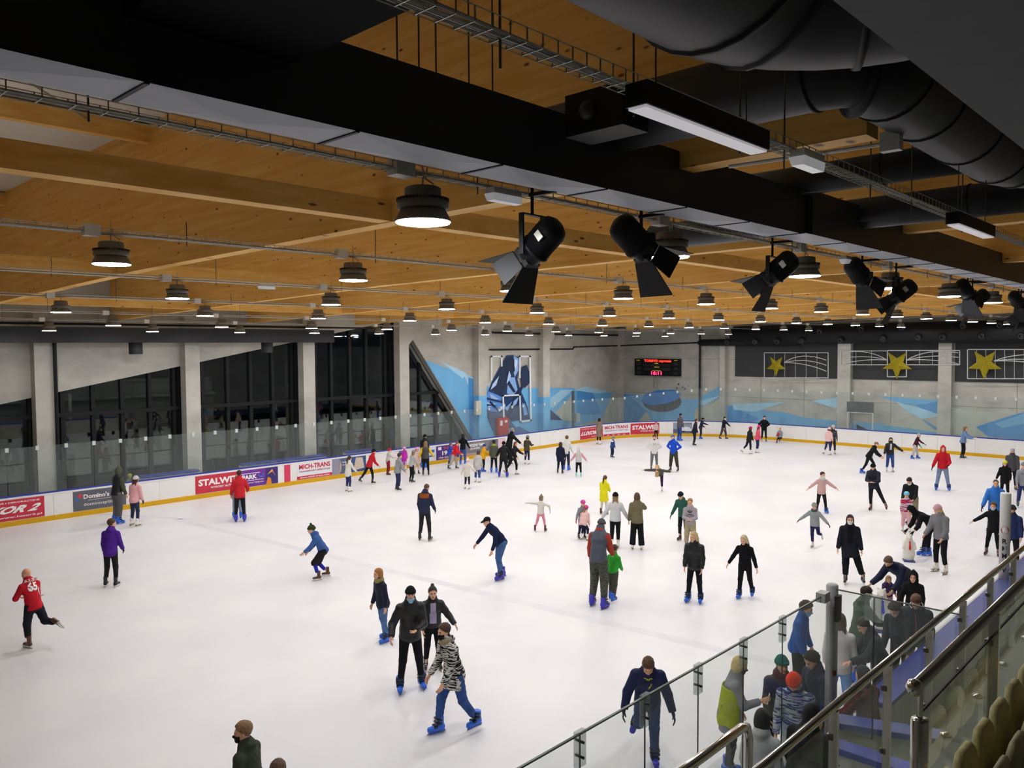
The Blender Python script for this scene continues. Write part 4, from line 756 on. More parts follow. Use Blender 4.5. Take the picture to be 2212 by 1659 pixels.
def f_hand(P, grip=.55):
    # palm hangs along -z, fingers curl towards +y, thumb on +x
    d = cone(P, (-.012, 0, -.02), (-.012, .004, -.075), .026, .026, (np.array([0, 1., 0]), 1.8)); d = smin(d, cone(P, (.014, 0, -.03), (.012, .004, -.075), .024, .022, (np.array([0, 1., 0]), 1.8)), .02); d = smin(d, cone(P, (0, 0, .03), (0, 0, -.03), .026, .024), .02)
    for x, y, L in FINGERS:
        a = np.array([x, y, -.088]); a1 = grip; b = a+L*.5*np.array([x*.6, math.sin(a1), -math.cos(a1)]); c = b+L*.5*np.array([0, math.sin(2.1*a1), -math.cos(2.1*a1)])
        d = smin(d, cone(P, a, b, .0098, .0088), .005); d = np.minimum(d, cone(P, b, c, .0088, .0074))
    t0 = np.array([.026, .004, -.035]); t1 = t0+np.array([.03, .018, -.028]); t2 = t1+np.array([.008, .016, -.026])
    d = smin(d, cone(P, t0, t1, .015, .0115), .012); return np.minimum(d, cone(P, t1, t2, .0115, .009))
_TP = {}
def tmpl(kind, st=None, lod=0):
    key = (kind, st, lod)
    if key in _TP: return _TP[key]
    hs = {'head': (.009, .015), 'hair': (.012, .019), 'hat': (.011, .016), 'mask': (.007, .012), 'scarf': (.012, .018), 'hand': (.006, .009), 'boot': (.012, .019)}[kind][lod]
    box = {'head': ((-.1, -.12, -.21), (.1, .13, .13)), 'hair': ((-.15, -.22, -.5), (.15, .13, .2)), 'hat': ((-.14, -.18, -.22), (.14, .2, .21)), 'mask': ((-.09, .02, -.12), (.09, .12, -.01)), 'scarf': ((-.14, -.16, -.24), (.14, .12, -.06)), 'hand': ((-.05, -.04, -.19), (.09, .11, .06)), 'boot': ((-.08, -.14, -.1), (.08, .2, .18))}[kind]
    fn = {'head': f_head, 'hair': lambda P: f_hair(P, st), 'hat': lambda P: f_hat(P, st), 'mask': f_mask, 'scarf': f_scarf, 'hand': lambda P: f_hand(P, {'relaxed': .35, 'grip': .8, 'open': .12}.get(st, .35)), 'boot': lambda P: f_boot(P, st)}[kind]
    _TP[key] = mesh_sdf(fn, *box, hs); return _TP[key]
def f_boot(P, st):
    big = .008 if st == 'rental' else 0
    d = cone(P, (0, -.02, .15 if st != 'rental' else .13), (0, -.022, -.01), .05+big, .046+big); d = smin(d, cone(P, (0, -.035, -.045), (0, .125, -.058), .042+big, .034+big, (np.array([0, 0, 1.]), 1.05)), .035)
    d = smin(d, ellip(P, (0, -.05, -.05), (.038, .045, .04)), .02)
    return np.maximum(np.maximum(d, -(P[:, 2]+.085)), P[:, 2]-(.15 if st != 'rental' else .13)-.1*P[:, 1])
FAB = {}
def fabric(col, kind='cloth'):
    k = kind+' '+col
    return mat(k, col, {'cloth': .85, 'puffer': .5, 'knit': .95, 'skin': .5, 'hair': .6, 'boot': .35, 'denim': .85, 'tech': .65}.get(kind, .8), var={'cloth': .1, 'denim': .22, 'knit': .15, 'hair': .25, 'skin': .05}.get(kind, .08), vscale={'denim': 9, 'hair': 40, 'knit': 60}.get(kind, 7), bump={'cloth': .35, 'puffer': .3, 'knit': .7, 'hair': .6, 'denim': .4, 'tech': .3}.get(kind, 0), bscale={'knit': 160, 'hair': 90}.get(kind, 14), spec={'boot': .5, 'puffer': .4, 'hair': .35}.get(kind, .2))
def patterned(key, cols, scale, axis=2, noise=0.0):
    """striped or blotched fabric in several colours"""
    if key in MATS: return MATS[key]
    m = bpy.data.materials.new(key); m.use_nodes = True; MATS[key] = m; nt = m.node_tree; b = nt.nodes['Principled BSDF']; b.inputs['Roughness'].default_value = .9; b.inputs['Specular IOR Level'].default_value = .15
    tc = nd(nt, 'ShaderNodeTexCoord'); mp = nd(nt, 'ShaderNodeMapping'); mp.inputs['Scale'].default_value = tuple(scale); nt.links.new(tc.outputs['Object'], mp.inputs[0])
    n = nd(nt, 'ShaderNodeTexNoise'); n.inputs['Scale'].default_value = 1.0; n.inputs['Detail'].default_value = 3; nt.links.new(mp.outputs[0], n.inputs[0])
    r = nd(nt, 'ShaderNodeValToRGB'); r.color_ramp.interpolation = 'CONSTANT'; e = r.color_ramp.elements
    while len(e) < len(cols): e.new(.5)
    for i, c in enumerate(cols): e[i].position = 0 if i == 0 else .36+.28*(i-1)/max(1, len(cols)-2) if len(cols) > 2 else .5; e[i].color = (*srgb(c), 1)
    nt.links.new(n.outputs[0], r.inputs[0]); nt.links.new(r.outputs[0], b.inputs['Base Color']); return m
def asm(x): return x if not isinstance(x, str) else fabric(x)
_ME = {}
def part_mesh(kind, st, lod, m, nm):
    k = (kind, st, lod, m.name)
    if k not in _ME: V, F = tmpl(kind, st, lod); _ME[k] = mesh_np(nm, V, [F], m, True)
    return _ME[k]
# ---- skates
def skate_parts(st):
    if ('skate', st) in _ME: return _ME[('skate', st)]
    hold = {'rental': '#2f63c9', 'violet': '#3a37a8', 'fig': '#8a6a4a', 'hockey': '#e3e3e0', 'figblack': '#8a6a4a', 'red': '#26262a', 'green': '#2a2c2a', 'brown': '#e8e6e2', 'teal': '#e6e8e8'}[st]
    bl = MB()
    if st in ('fig', 'figblack', 'teal'):
        bl.box((-.028, -.085, -.095), (.028, .15, -.083)); bl.box((-.025, -.085, -.11), (.025, -.03, -.09)); bl.box((-.008, -.07, -.125), (.008, -.05, -.1)); bl.box((-.008, .07, -.125), (.008, .09, -.09))
    else:
        bl.box((-.03, -.085, -.098), (.03, .155, -.083)); bl.prism([(-.011, -.09, -.085), (-.011, -.02, -.085), (-.011, -.03, -.128), (-.011, -.085, -.128)], (.022, 0, 0)); bl.prism([(-.011, .06, -.085), (-.011, .15, -.085), (-.011, .15, -.128), (-.011, .075, -.128)], (.022, 0, 0)); bl.box((-.008, -.03, -.128), (.008, .08, -.118))
    holder = bl.build('blade_holder', fabric(hold, 'boot'), link=False)
    b2 = MB(); b2.prism([(-.0025, -.11, -.118), (-.0025, .16, -.118), (-.0025, .178, -.132), (-.0025, .165, -.145), (-.0025, -.1, -.145), (-.0025, -.115, -.13)], (.005, 0, 0)); blade = b2.build('blade', STEEL, link=False)
    s = MB()
    if st in ('rental', 'violet'):
        for z0, y0 in ((.085, .035), (.03, .04)): s.box((-.062, -.03, z0-.016), (.062, y0+.01, z0+.016))
        s.box((-.054, .035, -.035), (.054, .075, -.005)); sm = fabric('#17191f', 'boot')
    else:
        for k in range(5): s.box((-.022, .022+.012*k*(k > 2)+.014*max(0, k-2), .1-.035*k), (.022, .034+.012*k*(k > 2)+.014*max(0, k-2), .108-.035*k))
        sm = fabric('#dcdcd8' if st in ('hockey', 'brown', 'red', 'green', 'figblack') else '#c9c4b8', 'boot')
    strap = s.build('lacing' if st not in ('rental', 'violet') else 'buckle_strap', sm, link=False); _ME[('skate', st)] = (holder, blade, strap); return _ME[('skate', st)]
BOOTC = {'rental': '#2a6be0', 'violet': '#3c35b4', 'fig': '#e9e6df', 'hockey': '#1b1b1d', 'figblack': '#26221f', 'red': '#5a2323', 'green': '#2f7a34', 'brown': '#5a3a28', 'teal': '#6fd0cd'}
SKIN = ['#e0ac8c', '#d9a07f', '#e6b79a']
UPV = np.array([0, 0, 1.])
def rot(v, ax, deg):
    a = math.radians(deg); ax = ax/np.linalg.norm(ax); return v*math.cos(a)+np.cross(ax, v)*math.sin(a)+ax*(ax@v)*(1-math.cos(a))
def fk(S, F, q):
    """joint positions for stature S facing F; pelvis at the origin"""
    R = np.cross(F, UPV); J = {}
    T = rot(rot(UPV, -R, q['ln']), F, q['sd']); Rt = rot(R, UPV, q['tw']); Rt = Rt-T*(Rt@T); Rt /= np.linalg.norm(Rt); Ft = np.cross(T, Rt)
    ck = q['hs']; J.update(T=T, R=R, F=F, Rt=Rt, Ft=Ft, pel=np.zeros(3))
    hunch = q['hu']
    J['waist'] = T*.11*S; T2 = rot(T, -Rt, hunch); J['chest'] = J['waist']+T2*.115*S; J['top'] = J['chest']+T2*.07*S; J['neck'] = J['top']+T2*.035*S; J['T2'] = T2
    J['Ft2'] = np.cross(T2, Rt)
    Uh = rot(UPV, -R, q['ln']*.35+hunch*.5+0); Uh = rot(Uh, F, q['sd']*.5); Fh = F-Uh*(F@Uh); Fh /= np.linalg.norm(Fh); Fh = rot(Fh, Uh, q['hy']); Rh = np.cross(Fh, Uh); Fh, Uh = rot(Fh, -Rh, q['hp']), rot(Uh, -Rh, q['hp']); Fh2 = Fh
    Uh = rot(Uh, Fh, q['hr']); J['Rh'] = np.cross(Fh, Uh); J['Fh'] = Fh; J['Uh'] = Uh
    J['head'] = J['neck']+T2*.045*ck+Uh*.105*ck+Fh*.02*ck; J['crown'] = J['head']+Uh*.125*ck
    for s, n in ((-1, 'L'), (1, 'R')):
        sw, ab, el, inw = q['a'+n]; sh = J['top']+Rt*s*.098*S-T2*.03*S; d = rot(-T*.35-UPV*.65, R, sw); d /= np.linalg.norm(d); d = rot(d, F, -s*ab); d /= np.linalg.norm(d)
        hg = rot(R, d, -s*inw); hg = hg-d*(hg@d); hg /= np.linalg.norm(hg); fd = rot(d, hg, el); J['sh'+n] = sh; J['el'+n] = sh+d*.168*S; J['wr'+n] = J['el'+n]+fd*.14*S; J['fd'+n] = fd; J['hg'+n] = hg
        sw, ab, kn = q['l'+n][:3]; hip = R*s*.052*S-UPV*.01*S; d = rot(rot(-UPV, R, sw), F, -s*ab); k = hip+d*.245*S; ax = np.cross(d, np.cross(R, d)); sd = rot(d, R, -kn); J['hip'+n] = hip; J['kn'+n] = k; J['an'+n] = k+sd*.235*S; J['sd'+n] = sd
        fy = q['l'+n][3] if len(q['l'+n]) > 3 else s*-8; J['fy'+n] = fy
    return J
DEF = dict(ln=4, sd=0, tw=0, hu=6, hy=0, hp=0, hr=0, aL=(4, 9, 22, 20), aR=(4, 9, 22, 20), lL=(6, 4, 12), lR=(2, 4, 10))
PEOPLE = []
def person(u, v, vt, face, label, top=('hoodie', '#333'), bot=('slim', '#15151a'), sk='rental', hair=('short', '#3a2a1e'), hat=None, S=None, glove=None, mask=None, scarf=None, sleeves=None, skin=0, hands='relaxed', extra=None, hood=None, collar=None, group=None, kid=False, ztop=None, z0=0.0, noskate=False, **q):
    P = dict(DEF); P.update(q)
    # where the person stands: the ice point under the feet, or below a crown of known height
    if P.get('yfix'): G = hit(u, vt, 1, P['yfix']); ztop = G[2]; S = (ztop-.07)/.985; G = np.array([G[0], G[1], 0]); v = None
    elif v is not None: G = hit(u, v, 2, z0)
    else: G = hit(u, vt, 2, z0+(ztop if ztop else S*.985+.07)); G = np.array([G[0], G[1], z0])
    c = -np.array([G[0], G[1], 0]); dist = np.linalg.norm(c); c /= dist; ri = np.array([c[1]*-1, c[0], 0.])
    ri = np.cross(UPV, c)  # image right
    F = c*math.cos(math.radians(face))+ri*math.sin(math.radians(face))
    def tops(S):
        ck = min(1.0, .62+.38*(S-.75)/.9) if S < 1.65 else 1.0; P['hs'] = ck; J = fk(S, F, P); z = []
        for n in 'LR':
            J['ank'+n] = .145*max(.72, min(1.05, S/1.72)); z.append(J['an'+n][2]-J['ank'+n])
        ht_ = hat if isinstance(hat, str) or hat is None else hat[0]; return J, ck, -min(z), J['crown'][2]-min(z)+ck*{'hood': .04, 'beanie': .02, 'pom': .065, 'helmet': .025, None: .01}.get(ht_, .01)
    if S is None:
        g0 = G.copy(); lo, hi_ = .6, 2.3
        zt = z0+1.7
        for _ in range(12):
            pu = proj([G[0], G[1], zt])[1]; pv = proj([G[0], G[1], zt+.01])[1]; zt += (vt-pu)/((pv-pu)/.01)
        want = zt-z0
        for _ in range(22):
            S = (lo+hi_)/2
            if tops(S)[3] < want: lo = S
            else: hi_ = S
    J, ck, lift, hgt = tops(S)
    if v is not None:
        fm = [J['an'+n][:2] for n in 'LR' if J['an'+n][2]-J['ank'+n] < -lift+.12]; off = np.mean(fm, 0)
    else: off = J['crown'][:2]
    O = np.array([G[0]-off[0], G[1]-off[1], z0+lift])
    root = thing('person', label, 'person', (G[0], G[1], z0), group); B = O-np.array([G[0], G[1], z0])
    for k in ('pel', 'waist', 'chest', 'top', 'neck', 'head', 'crown')+tuple(a+b for a in ('sh', 'el', 'wr', 'hip', 'kn', 'an') for b in 'LR'): J[k] = J[k]+B
    lod = 0 if dist < 24 else 1; h = .018 if dist < 14 else .024 if dist < 26 else .031
    T, T2, R, Rt, Ft, s = J['T'], J['T2'], J['R'], J['Rt'], J['Ft2'], S
    sq = (Ft, 1.38); sk_m = fabric(SKIN[skin], 'skin')
    kind, tcol = top[0], top[1]; loose = {'sweater': .008, 'hoodie': .016, 'jacket': .018, 'puffer': .022, 'coat': .015, 'longcoat': .016, 'vest': .018, 'tee': .004}[kind]; fat = P.get('fat', 0.0); loose += fat
    hemd = {'sweater': .05, 'hoodie': .055, 'jacket': .075, 'puffer': .07, 'coat': .15, 'longcoat': .26, 'vest': .04, 'tee': .045}[kind]; hemd = P.get('hem', hemd)
    # -- body (one continuous mesh: trunk, limbs, neck, head, hands)
    def f_body(Q):
        d = cone(Q, J['pel'], J['waist'], .058*s, .054*s, sq); d = smin(d, cone(Q, J['waist'], J['chest'], .054*s, .064*s, sq), .04); d = smin(d, cone(Q, J['chest'], J['top'], .064*s, .045*s, sq), .04); d = smin(d, cone(Q, J['shL'], J['shR'], .022*s, .022*s), .03); d = smin(d, cone(Q, J['top'], J['head']-J['Uh']*.1*ck, .045*s, .05*ck), .04)
        for n in 'LR':
            d = smin(d, cone(Q, J['sh'+n], J['el'+n], .023*s, .019*s), .02); d = smin(d, cone(Q, J['el'+n], J['wr'+n]+J['fd'+n]*.02, .019*s, .0145*s), .015)
            d = smin(d, cone(Q, J['hip'+n], J['kn'+n], .038*s, .025*s), .03); d = smin(d, cone(Q, J['kn'+n], J['an'+n], .025*s, .018*s), .02); d = smin(d, cone(Q, J['an'+n], J['an'+n]+J['sd'+n]*.02*s, .018*s, .015*s), .02)
        return d
    allp = np.array([J[k] for k in ('pel', 'neck', 'elL', 'elR', 'wrL', 'wrR', 'knL', 'knR', 'anL', 'anR', 'shL', 'shR')])
    V, Fc = mesh_sdf(f_body, allp.min(0)-.13, allp.max(0)+.13, max(h*1.35, .034)); Vs = [V]; Fs = [Fc]; nv = len(V); fm = [np.zeros(len(Fc), int)]
    HM = np.stack([J['Rh'], J['Fh'], J['Uh']], 1)*ck
    hv, hf = tmpl('head', None, lod); Vs.append(hv@HM.T+J['head']); Fs.append(hf+nv); nv += len(hv)
    cen = hv[hf].mean(1); lip = (cen[:, 1] > .078) & (np.abs(cen[:, 2]+.062) < .0085) & (np.abs(cen[:, 0]) < .022); brow = (cen[:, 1] > .06) & (np.abs(cen[:, 2]-.024) < .006) & (np.abs(np.abs(cen[:, 0])-.03) < .016); eye = (((cen[:, 0]**2)**.5-.03)**2+(cen[:, 2]-.003)**2 < .0105**2) & (cen[:, 1] > .06)
    beard = (cen[:, 2] < -.05) & (cen[:, 1] > -.0) & (~lip) if P.get('beard') else np.zeros(len(cen), bool)
    fm.append(np.where(lip, 1, np.where(brow | beard, 2, np.where(eye, 3, 0))))
    gl = {}
    for n, sg in (('L', -1), ('R', 1)):
        hv, hf = tmpl('hand', hands, 0 if dist < 30 else 1); fd = J['fd'+n]; hx = J['hg'+n]; zc = -fd
        # palm faces the body: curl direction inwards, thumb forward
        cur = np.cross(zc, F); cur = cur/(np.linalg.norm(cur)+1e-6)*sg; 
        if np.linalg.norm(np.cross(zc, F)) < .3: cur = -UPV-zc*(-UPV@zc); cur /= np.linalg.norm(cur)
        xx = np.cross(cur, zc); hs_ = .9*max(.62, min(1.02, S/1.75)); M = np.stack([xx, cur, zc], 1)*hs_
        pts = hv*np.array([1.0, 1, 1])@M.T+J['wr'+n]+fd*.005
        if glove:
            me = mesh_np('glove', hv*1.12@M.T+J['wr'+n]+fd*.005, [hf if np.linalg.det(M) > 0 else hf[:, ::-1]], asm(glove), True); obj('glove', me, root)
            gl[n] = 1
        Vs.append(pts); Fs.append((hf if np.linalg.det(M) > 0 else hf[:, ::-1])+nv); nv += len(hv); fm.append(np.zeros(len(hf), int))
    hc = hair[1] if hair else '#4a3626'
    obj('body', mesh_np('body', np.concatenate(Vs), [np.concatenate(Fs)], [sk_m, mat('lips', '#a8605a', .5, var=.05), fabric(hc, 'hair'), mat('eyes', '#33302c', .25, var=.1)], True, np.concatenate(fm)), root)
    # -- trousers
    bk, bc = bot; bl_ = {'slim': (0, 0, 0), 'jeans': (.006, .006, .008), 'sweat': (.012, .014, .012), 'wide': (.012, .022, .045), 'shorts': (.02, .03, .03), 'cargo': (.014, .018, .014)}[bk]
    def f_leg(Q):
        d = cone(Q, J['pel']+T*.05*s, J['pel']-UPV*.01*s, .083*s, .088*s, (F, 1.28)); d = smin(d, ellip(Q, J['pel']-F*.022*s-UPV*.015*s, (.068*s,)*3), .05)
        for n in 'LR':
            L = smin(cone(Q, J['hip'+n], J['kn'+n], .057*s+bl_[0], .040*s+bl_[1]), cone(Q, J['kn'+n], J['an'+n], .040*s+bl_[1], .030*s+bl_[2]), .025)
            cut = .1*S/1.75 if bk != 'wide' else .0
            if bk == 'shorts': cut = .2*S
            L = np.maximum(L, (Q-(J['an'+n]-J['sd'+n]*cut))@J['sd'+n]); d = smin(d, L, .03 if bk != 'wide' else .02)
        if bk in ('sweat', 'cargo', 'jeans', 'wide'): d = d+.0035*np.sin(Q[:, 2]*70+6*np.sin(Q[:, 0]*16+Q[:, 1]*13))*(Q[:, 2] < J['pel'][2])
        return d
    lp = np.array([J[k] for k in ('pel', 'hipL', 'hipR', 'knL', 'knR', 'anL', 'anR', 'waist')]); V, Fc = mesh_sdf(f_leg, lp.min(0)-.14, lp.max(0)+.1, h)
    if P.get('under'):
        bk = 'slim'; bl_ = (-.004, -.004, 0); Vu, Fu = mesh_sdf(f_leg, lp.min(0)-.14, lp.max(0)+.1, h); bk = bot[0]; obj('leggings', mesh_np('leggings', Vu, [Fu], fabric(P['under']), True), root)
    obj({'slim': 'leggings', 'jeans': 'jeans', 'shorts': 'shorts'}.get(bk, 'trousers'), mesh_np('trousers', V, [Fc], fabric(bc, 'denim' if bk == 'jeans' else 'cloth') if isinstance(bc, str) else bc, True), root)
    # -- top
    lo_ = loose; hem = J['pel']-T*hemd*s if hemd < .1 else J['pel']-(T*.3+UPV*.7)*hemd*s; leg_d = (J['knL']+J['knR'])/2-J['pel']; leg_d /= np.linalg.norm(leg_d)
    sl_cut = P.get('slv', 0.0); puff = kind in ('puffer', 'vest')
    def trunk(Q):
        d = cone(Q, J['pel']-T*.04*s, J['waist'], .086*s+lo_, .079*s+lo_, sq); d = smin(d, cone(Q, J['waist'], J['chest'], .079*s+lo_, .09*s+lo_, sq), .06); d = smin(d, cone(Q, J['chest'], J['top'], .09*s+lo_, .066*s+lo_*.8, sq), .05)
        d = smin(d, cone(Q, J['pel']+T*.05*s, J['pel']-UPV*.02*s, .088*s+lo_, .096*s+lo_, (F, 1.22)), .05); d = smin(d, ellip(Q, J['pel']-F*.024*s-UPV*.015*s, (.072*s+lo_,)*3), .05)
        if hemd > .1: d = smin(d, cone(Q, J['pel'], J['pel']+leg_d*hemd*s*1.1, .092*s+lo_, .1*s+lo_*1.6+P.get('flare', 0), (F, 1.12)), .04)
        d = smin(d, cone(Q, J['shL'], J['shR'], .036*s+lo_*.6, .036*s+lo_*.6), .035)
        nb_ = J['neck']+T2*.022*s; cc = collar if collar is not None else (.012 if kind in ('jacket', 'puffer', 'coat', 'vest', 'longcoat') else 0); d = smin(d, cone(Q, J['top'], nb_+T2*cc, .06*s, .044*s+.012), .03)
        if kind == 'hoodie' and hat != 'hood' or P.get('hoodd'): d = smin(d, ellip(Q, J['neck']-Ft*.055-T2*.0*s, (.085*ck+.01, .085*ck+.01, .055)), .035)
        return d
    def arm(Q, n): return smin(cone(Q, J['sh'+n], J['el'+n], .037*s+lo_*.75, .031*s+lo_*.7), np.maximum(cone(Q, J['el'+n], J['wr'+n], .031*s+lo_*.7, .024*s+lo_*.55), (Q-(J['wr'+n]-J['fd'+n]*sl_cut))@J['fd'+n]), .02)
    def fold(Q, d):
        ax = (Q-J['pel'])@T
        if puff: return d-.011*np.abs(np.sin(ax*PI/(.085*s)))**.6+.006
        return d+.004*np.sin(ax*55+7*np.sin((Q@Rt)*14))*np.sin((Q@Ft)*19+ax*9)
    hn = leg_d if hemd > .1 else -T
    def f_top(Q):
        d = np.maximum(fold(Q, trunk(Q)), (Q-hem)@hn)
        if sleeves is None and kind != 'vest':
            for n in 'LR': d = smin(d, fold(Q, arm(Q, n)) if puff else arm(Q, n), .025)
        return d
    tp = [J[k] for k in ('pel', 'neck', 'shL', 'shR')]+[hem]+([J[k] for k in ('elL', 'elR', 'wrL', 'wrR')] if sleeves is None and kind != 'vest' else []); tp = np.array(tp)
    V, Fc = mesh_sdf(f_top, tp.min(0)-.19, tp.max(0)+.17, h); tm = asm(tcol) if not isinstance(tcol, str) else fabric(tcol, {'puffer': 'puffer', 'vest': 'puffer', 'sweater': 'knit', 'jacket': 'tech'}.get(kind, 'cloth'))
    nm = {'hoodie': 'hoodie', 'sweater': 'sweater', 'vest': 'padded_vest', 'coat': 'coat', 'longcoat': 'long_coat', 'tee': 'shirt'}.get(kind, 'jacket'); topo = obj(nm, mesh_np(nm, V, [Fc], tm, True), root)
    if sleeves or kind == 'vest':
        for n in 'LR':
            ap = np.array([J['sh'+n], J['el'+n], J['wr'+n]]); V, Fc = mesh_sdf(lambda Q: arm(Q, n), ap.min(0)-.1, ap.max(0)+.1, h); obj('sleeve', mesh_np('sleeve', V, [Fc], asm(sleeves or '#222'), True), root)
    # -- skates
    if not noskate:
        hold, blade, strap = skate_parts(sk)
        for n, sg in (('L', -1), ('R', 1)):
            low = (J['an'+n][2]-J['ank'+n]) < .06; fdir = rot(F, UPV, J['fy'+n]); z = UPV if low else -J['sd'+n]*.75+UPV*.25; z = z/np.linalg.norm(z); yv = fdir-z*(fdir@z); yv /= np.linalg.norm(yv); xv = np.cross(yv, z); fs = J['ank'+n]/.145; bw = 1.14 if sk in ('rental', 'violet') else 1.04
            M = Matrix([[xv[i]*fs*bw, yv[i]*fs*bw, z[i]*fs, J['an'+n][i]] for i in range(3)]+[[0, 0, 0, 1]])
            o = obj('skate', part_mesh('boot', 'rental' if sk in ('rental', 'violet') else 'fig', lod, fabric(BOOTC[sk], 'boot'), 'skate'), root); o.matrix_local = M
            obj('blade_holder', hold, o); obj('blade', blade, o); obj(strap.name.split('.')[0], strap, o)
    HMx = Matrix([[HM[i][0], HM[i][1], HM[i][2], J['head'][i]] for i in range(3)]+[[0, 0, 0, 1]])
    def hp_(kind_, st, m, nm_, scl=1.0): o = obj(nm_, part_mesh(kind_, st, lod, m, nm_), root); o.matrix_local = HMx @ Matrix.Scale(scl, 4); return o
    hk_ = hat if isinstance(hat, str) or hat is None else hat[0]
    if hair and hk_ != 'hood': hp_('hair', ('buzz' if hair[0] in ('short', 'curly') else hair[0]) if hk_ else hair[0], fabric(hair[1], 'hair'), 'hair', .95 if hk_ else 1.0)
    if hat:
        hn_ = hat if isinstance(hat, tuple) else (hat, hood or tcol); hm_ = hn_[1] if not isinstance(hn_[1], str) else fabric(hn_[1], 'boot' if hn_[0] == 'helmet' else 'knit' if hn_[0] in ('beanie', 'pom') else 'cloth'); hp_('hat', hn_[0], hm_, {'beanie': 'beanie', 'pom': 'bobble_hat', 'cap': 'peaked_cap', 'helmet': 'helmet', 'hood': 'hood'}[hn_[0]])
    if mask: hp_('mask', None, fabric(mask, 'cloth'), 'face_mask').location += Vector(tuple(J['Uh']*P.get('mdz', 0)-J['Fh']*abs(P.get('mdz', 0))*.35))
    if scarf: hp_('scarf', None, asm(scarf), 'scarf')
    rec = dict(root=root, J=J, S=S, G=G, F=F, top=topo, sq=sq, O=O, ck=ck); PEOPLE.append(rec)
    if extra: extra(rec)
    return rec
def decal(rec, side, cx, cz, w, h_, shape, m, nm='print', bold=.03):
    """flat print laid on the cloth: side +1 chest, -1 back; cx, cz in metres from the chest point"""
    J, top = rec['J'], rec['top']; me = top.data; bv = BVHTree.FromPolygons([v.co[:] for v in me.vertices], [tuple(p.vertices) for p in me.polygons])
    if isinstance(shape, str): V, F = text_pts(shape, bold)
    else:
        pg = np.array(shape); nx = max(3, int(w/.012)); ny = max(3, int(h_/.014)); V = np.array([(i/nx, j/ny) for j in range(ny+1) for i in range(nx+1)]); F = []
        for j in range(ny):
            for i in range(nx):
                x, y = (i+.5)/nx, (j+.5)/ny; ins = False
                for a, b in zip(pg, np.roll(pg, -1, 0)):
                    if (a[1] > y) != (b[1] > y) and x < (b[0]-a[0])*(y-a[1])/(b[1]-a[1])+a[0]: ins = not ins
                if ins: F.append((j*(nx+1)+i, j*(nx+1)+i+1, (j+1)*(nx+1)+i+1, (j+1)*(nx+1)+i))
    n = J['Ft2']*side; r = J['Rt']*(-side); up = J['T2']; o = J['chest']; P = []
    for x, y in V:
        p = o+r*(cx+(x-.5)*w)+up*(cz+(y-.5)*h_)+n*.5; hitp = bv.ray_cast(Vector(p), Vector(-n), 1.0)[0]; P.append(tuple(np.array(hitp)+n*.004) if hitp else tuple(p-n*.36))
    used = sorted({i for f in F for i in f}); ix = {a: b for b, a in enumerate(used)}
    MB().add([P[i] for i in used], [tuple(ix[i] for i in f) for f in F]).build(nm, m, rec['root'])
# ------------------------------------------------------------------ the skaters
BK = '#17171b'; HIPS = dict(aL=(-18, 38, 95, 62), aR=(-18, 38, 95, 62)); CLASP = dict(aL=(22, 8, 75, 62), aR=(22, 8, 75, 62))
PWT = mat('print '+WT, WT, .5, var=.03)
def jersey(rec):
    decal(rec, -1, 0, .02, .2, .2, '65', PWT, 'jersey_number', .05); decal(rec, -1, 0, .155, .26, .06, 'KARLSSON', PWT, 'jersey_name', .03); decal(rec, -1, .15, -.12, .09, .2, [(0, .8), (.6, 1), (1, .3), (.6, 0), (.1, .3)], PWT, 'jersey_panel')
def trefoil(rec):
    m = mat('print black', '#161616', .5)
    for a in (-40, 0, 40):
        ca, sa = math.sin(math.radians(a)), math.cos(math.radians(a)); P = [(.5+ca*.1, .1+sa*.1), (.5+ca*.4+sa*.13, .1+sa*.5-ca*.13), (.5+ca*.85, .1+sa*.9), (.5+ca*.4-sa*.13, .1+sa*.5+ca*.13)]; decal(rec, 1, 0, .04, .15, .15, P, m, 'emblem_leaf')
    decal(rec, 1, 0, -.055, .12, .035, 'adidas', m, 'emblem_text')
def phone(rec, n='R'):
    J = rec['J']; p = J['wr'+n]+J['fd'+n]*.12; t = tag(MB().box((-.037, -.005, -.075), (.037, .005, .075)).build('phone', mat('phone shell', '#c9b3a6', .3, var=.05)), 'phone in a pale case held by the blond woman with the shawl', 'phone'); t.location = tuple(np.array(rec['root'].location)+p); t.rotation_euler = (.2, 0, .5)
def yoke(col):
    return lambda rec: decal(rec, -1, 0, .06, .33, .15, [(0, .1), (0, .9), (.15, 1), (.85, 1), (1, .9), (1, .1), (.66, 0), (.33, 0)], fabric(col), 'shoulder_yoke')
def chest(txt, col, w=.16, h=.05, cz=.03): return lambda rec: decal(rec, 1, 0, cz, w, h, txt, mat('print '+col, col, .5, var=.03), 'chest_print', .03)
STRIPE = patterned('black white striped wool', ['#121214', '#1b1b1d', '#cfccc4', '#19191b', '#bdb9b0'], (4, 4, 26)); NORD = patterned('nordic knit', ['#a7acb1', '#b3b8bb', '#3c466f', '#b9bdba', '#5b63a0'], (2.5, 2.5, 17)); PLAID = patterned('red plaid wool', ['#2a1618', '#5a2226', '#7b2b2e', '#341a1c'], (12, 12, 14)); CAMO = patterned('dark camouflage', ['#2f2f2b', '#45463f', '#575a50', '#35362f'], (14, 14, 30)); KIDP = patterned('pink blue striped knit', ['#d98ba0', '#c8c4d0', '#b02f4a', '#3a3f8f'], (2, 2, 22)); PURP = patterned('violet patterned fleece', ['#221d38', '#4a3a63', '#2b2344', '#b9b3c4'], (22, 22, 22)); BLANKET = patterned('lime blanket check', ['#8f9a2e', '#a9b52f', '#9fac34'], (9, 9, 9))
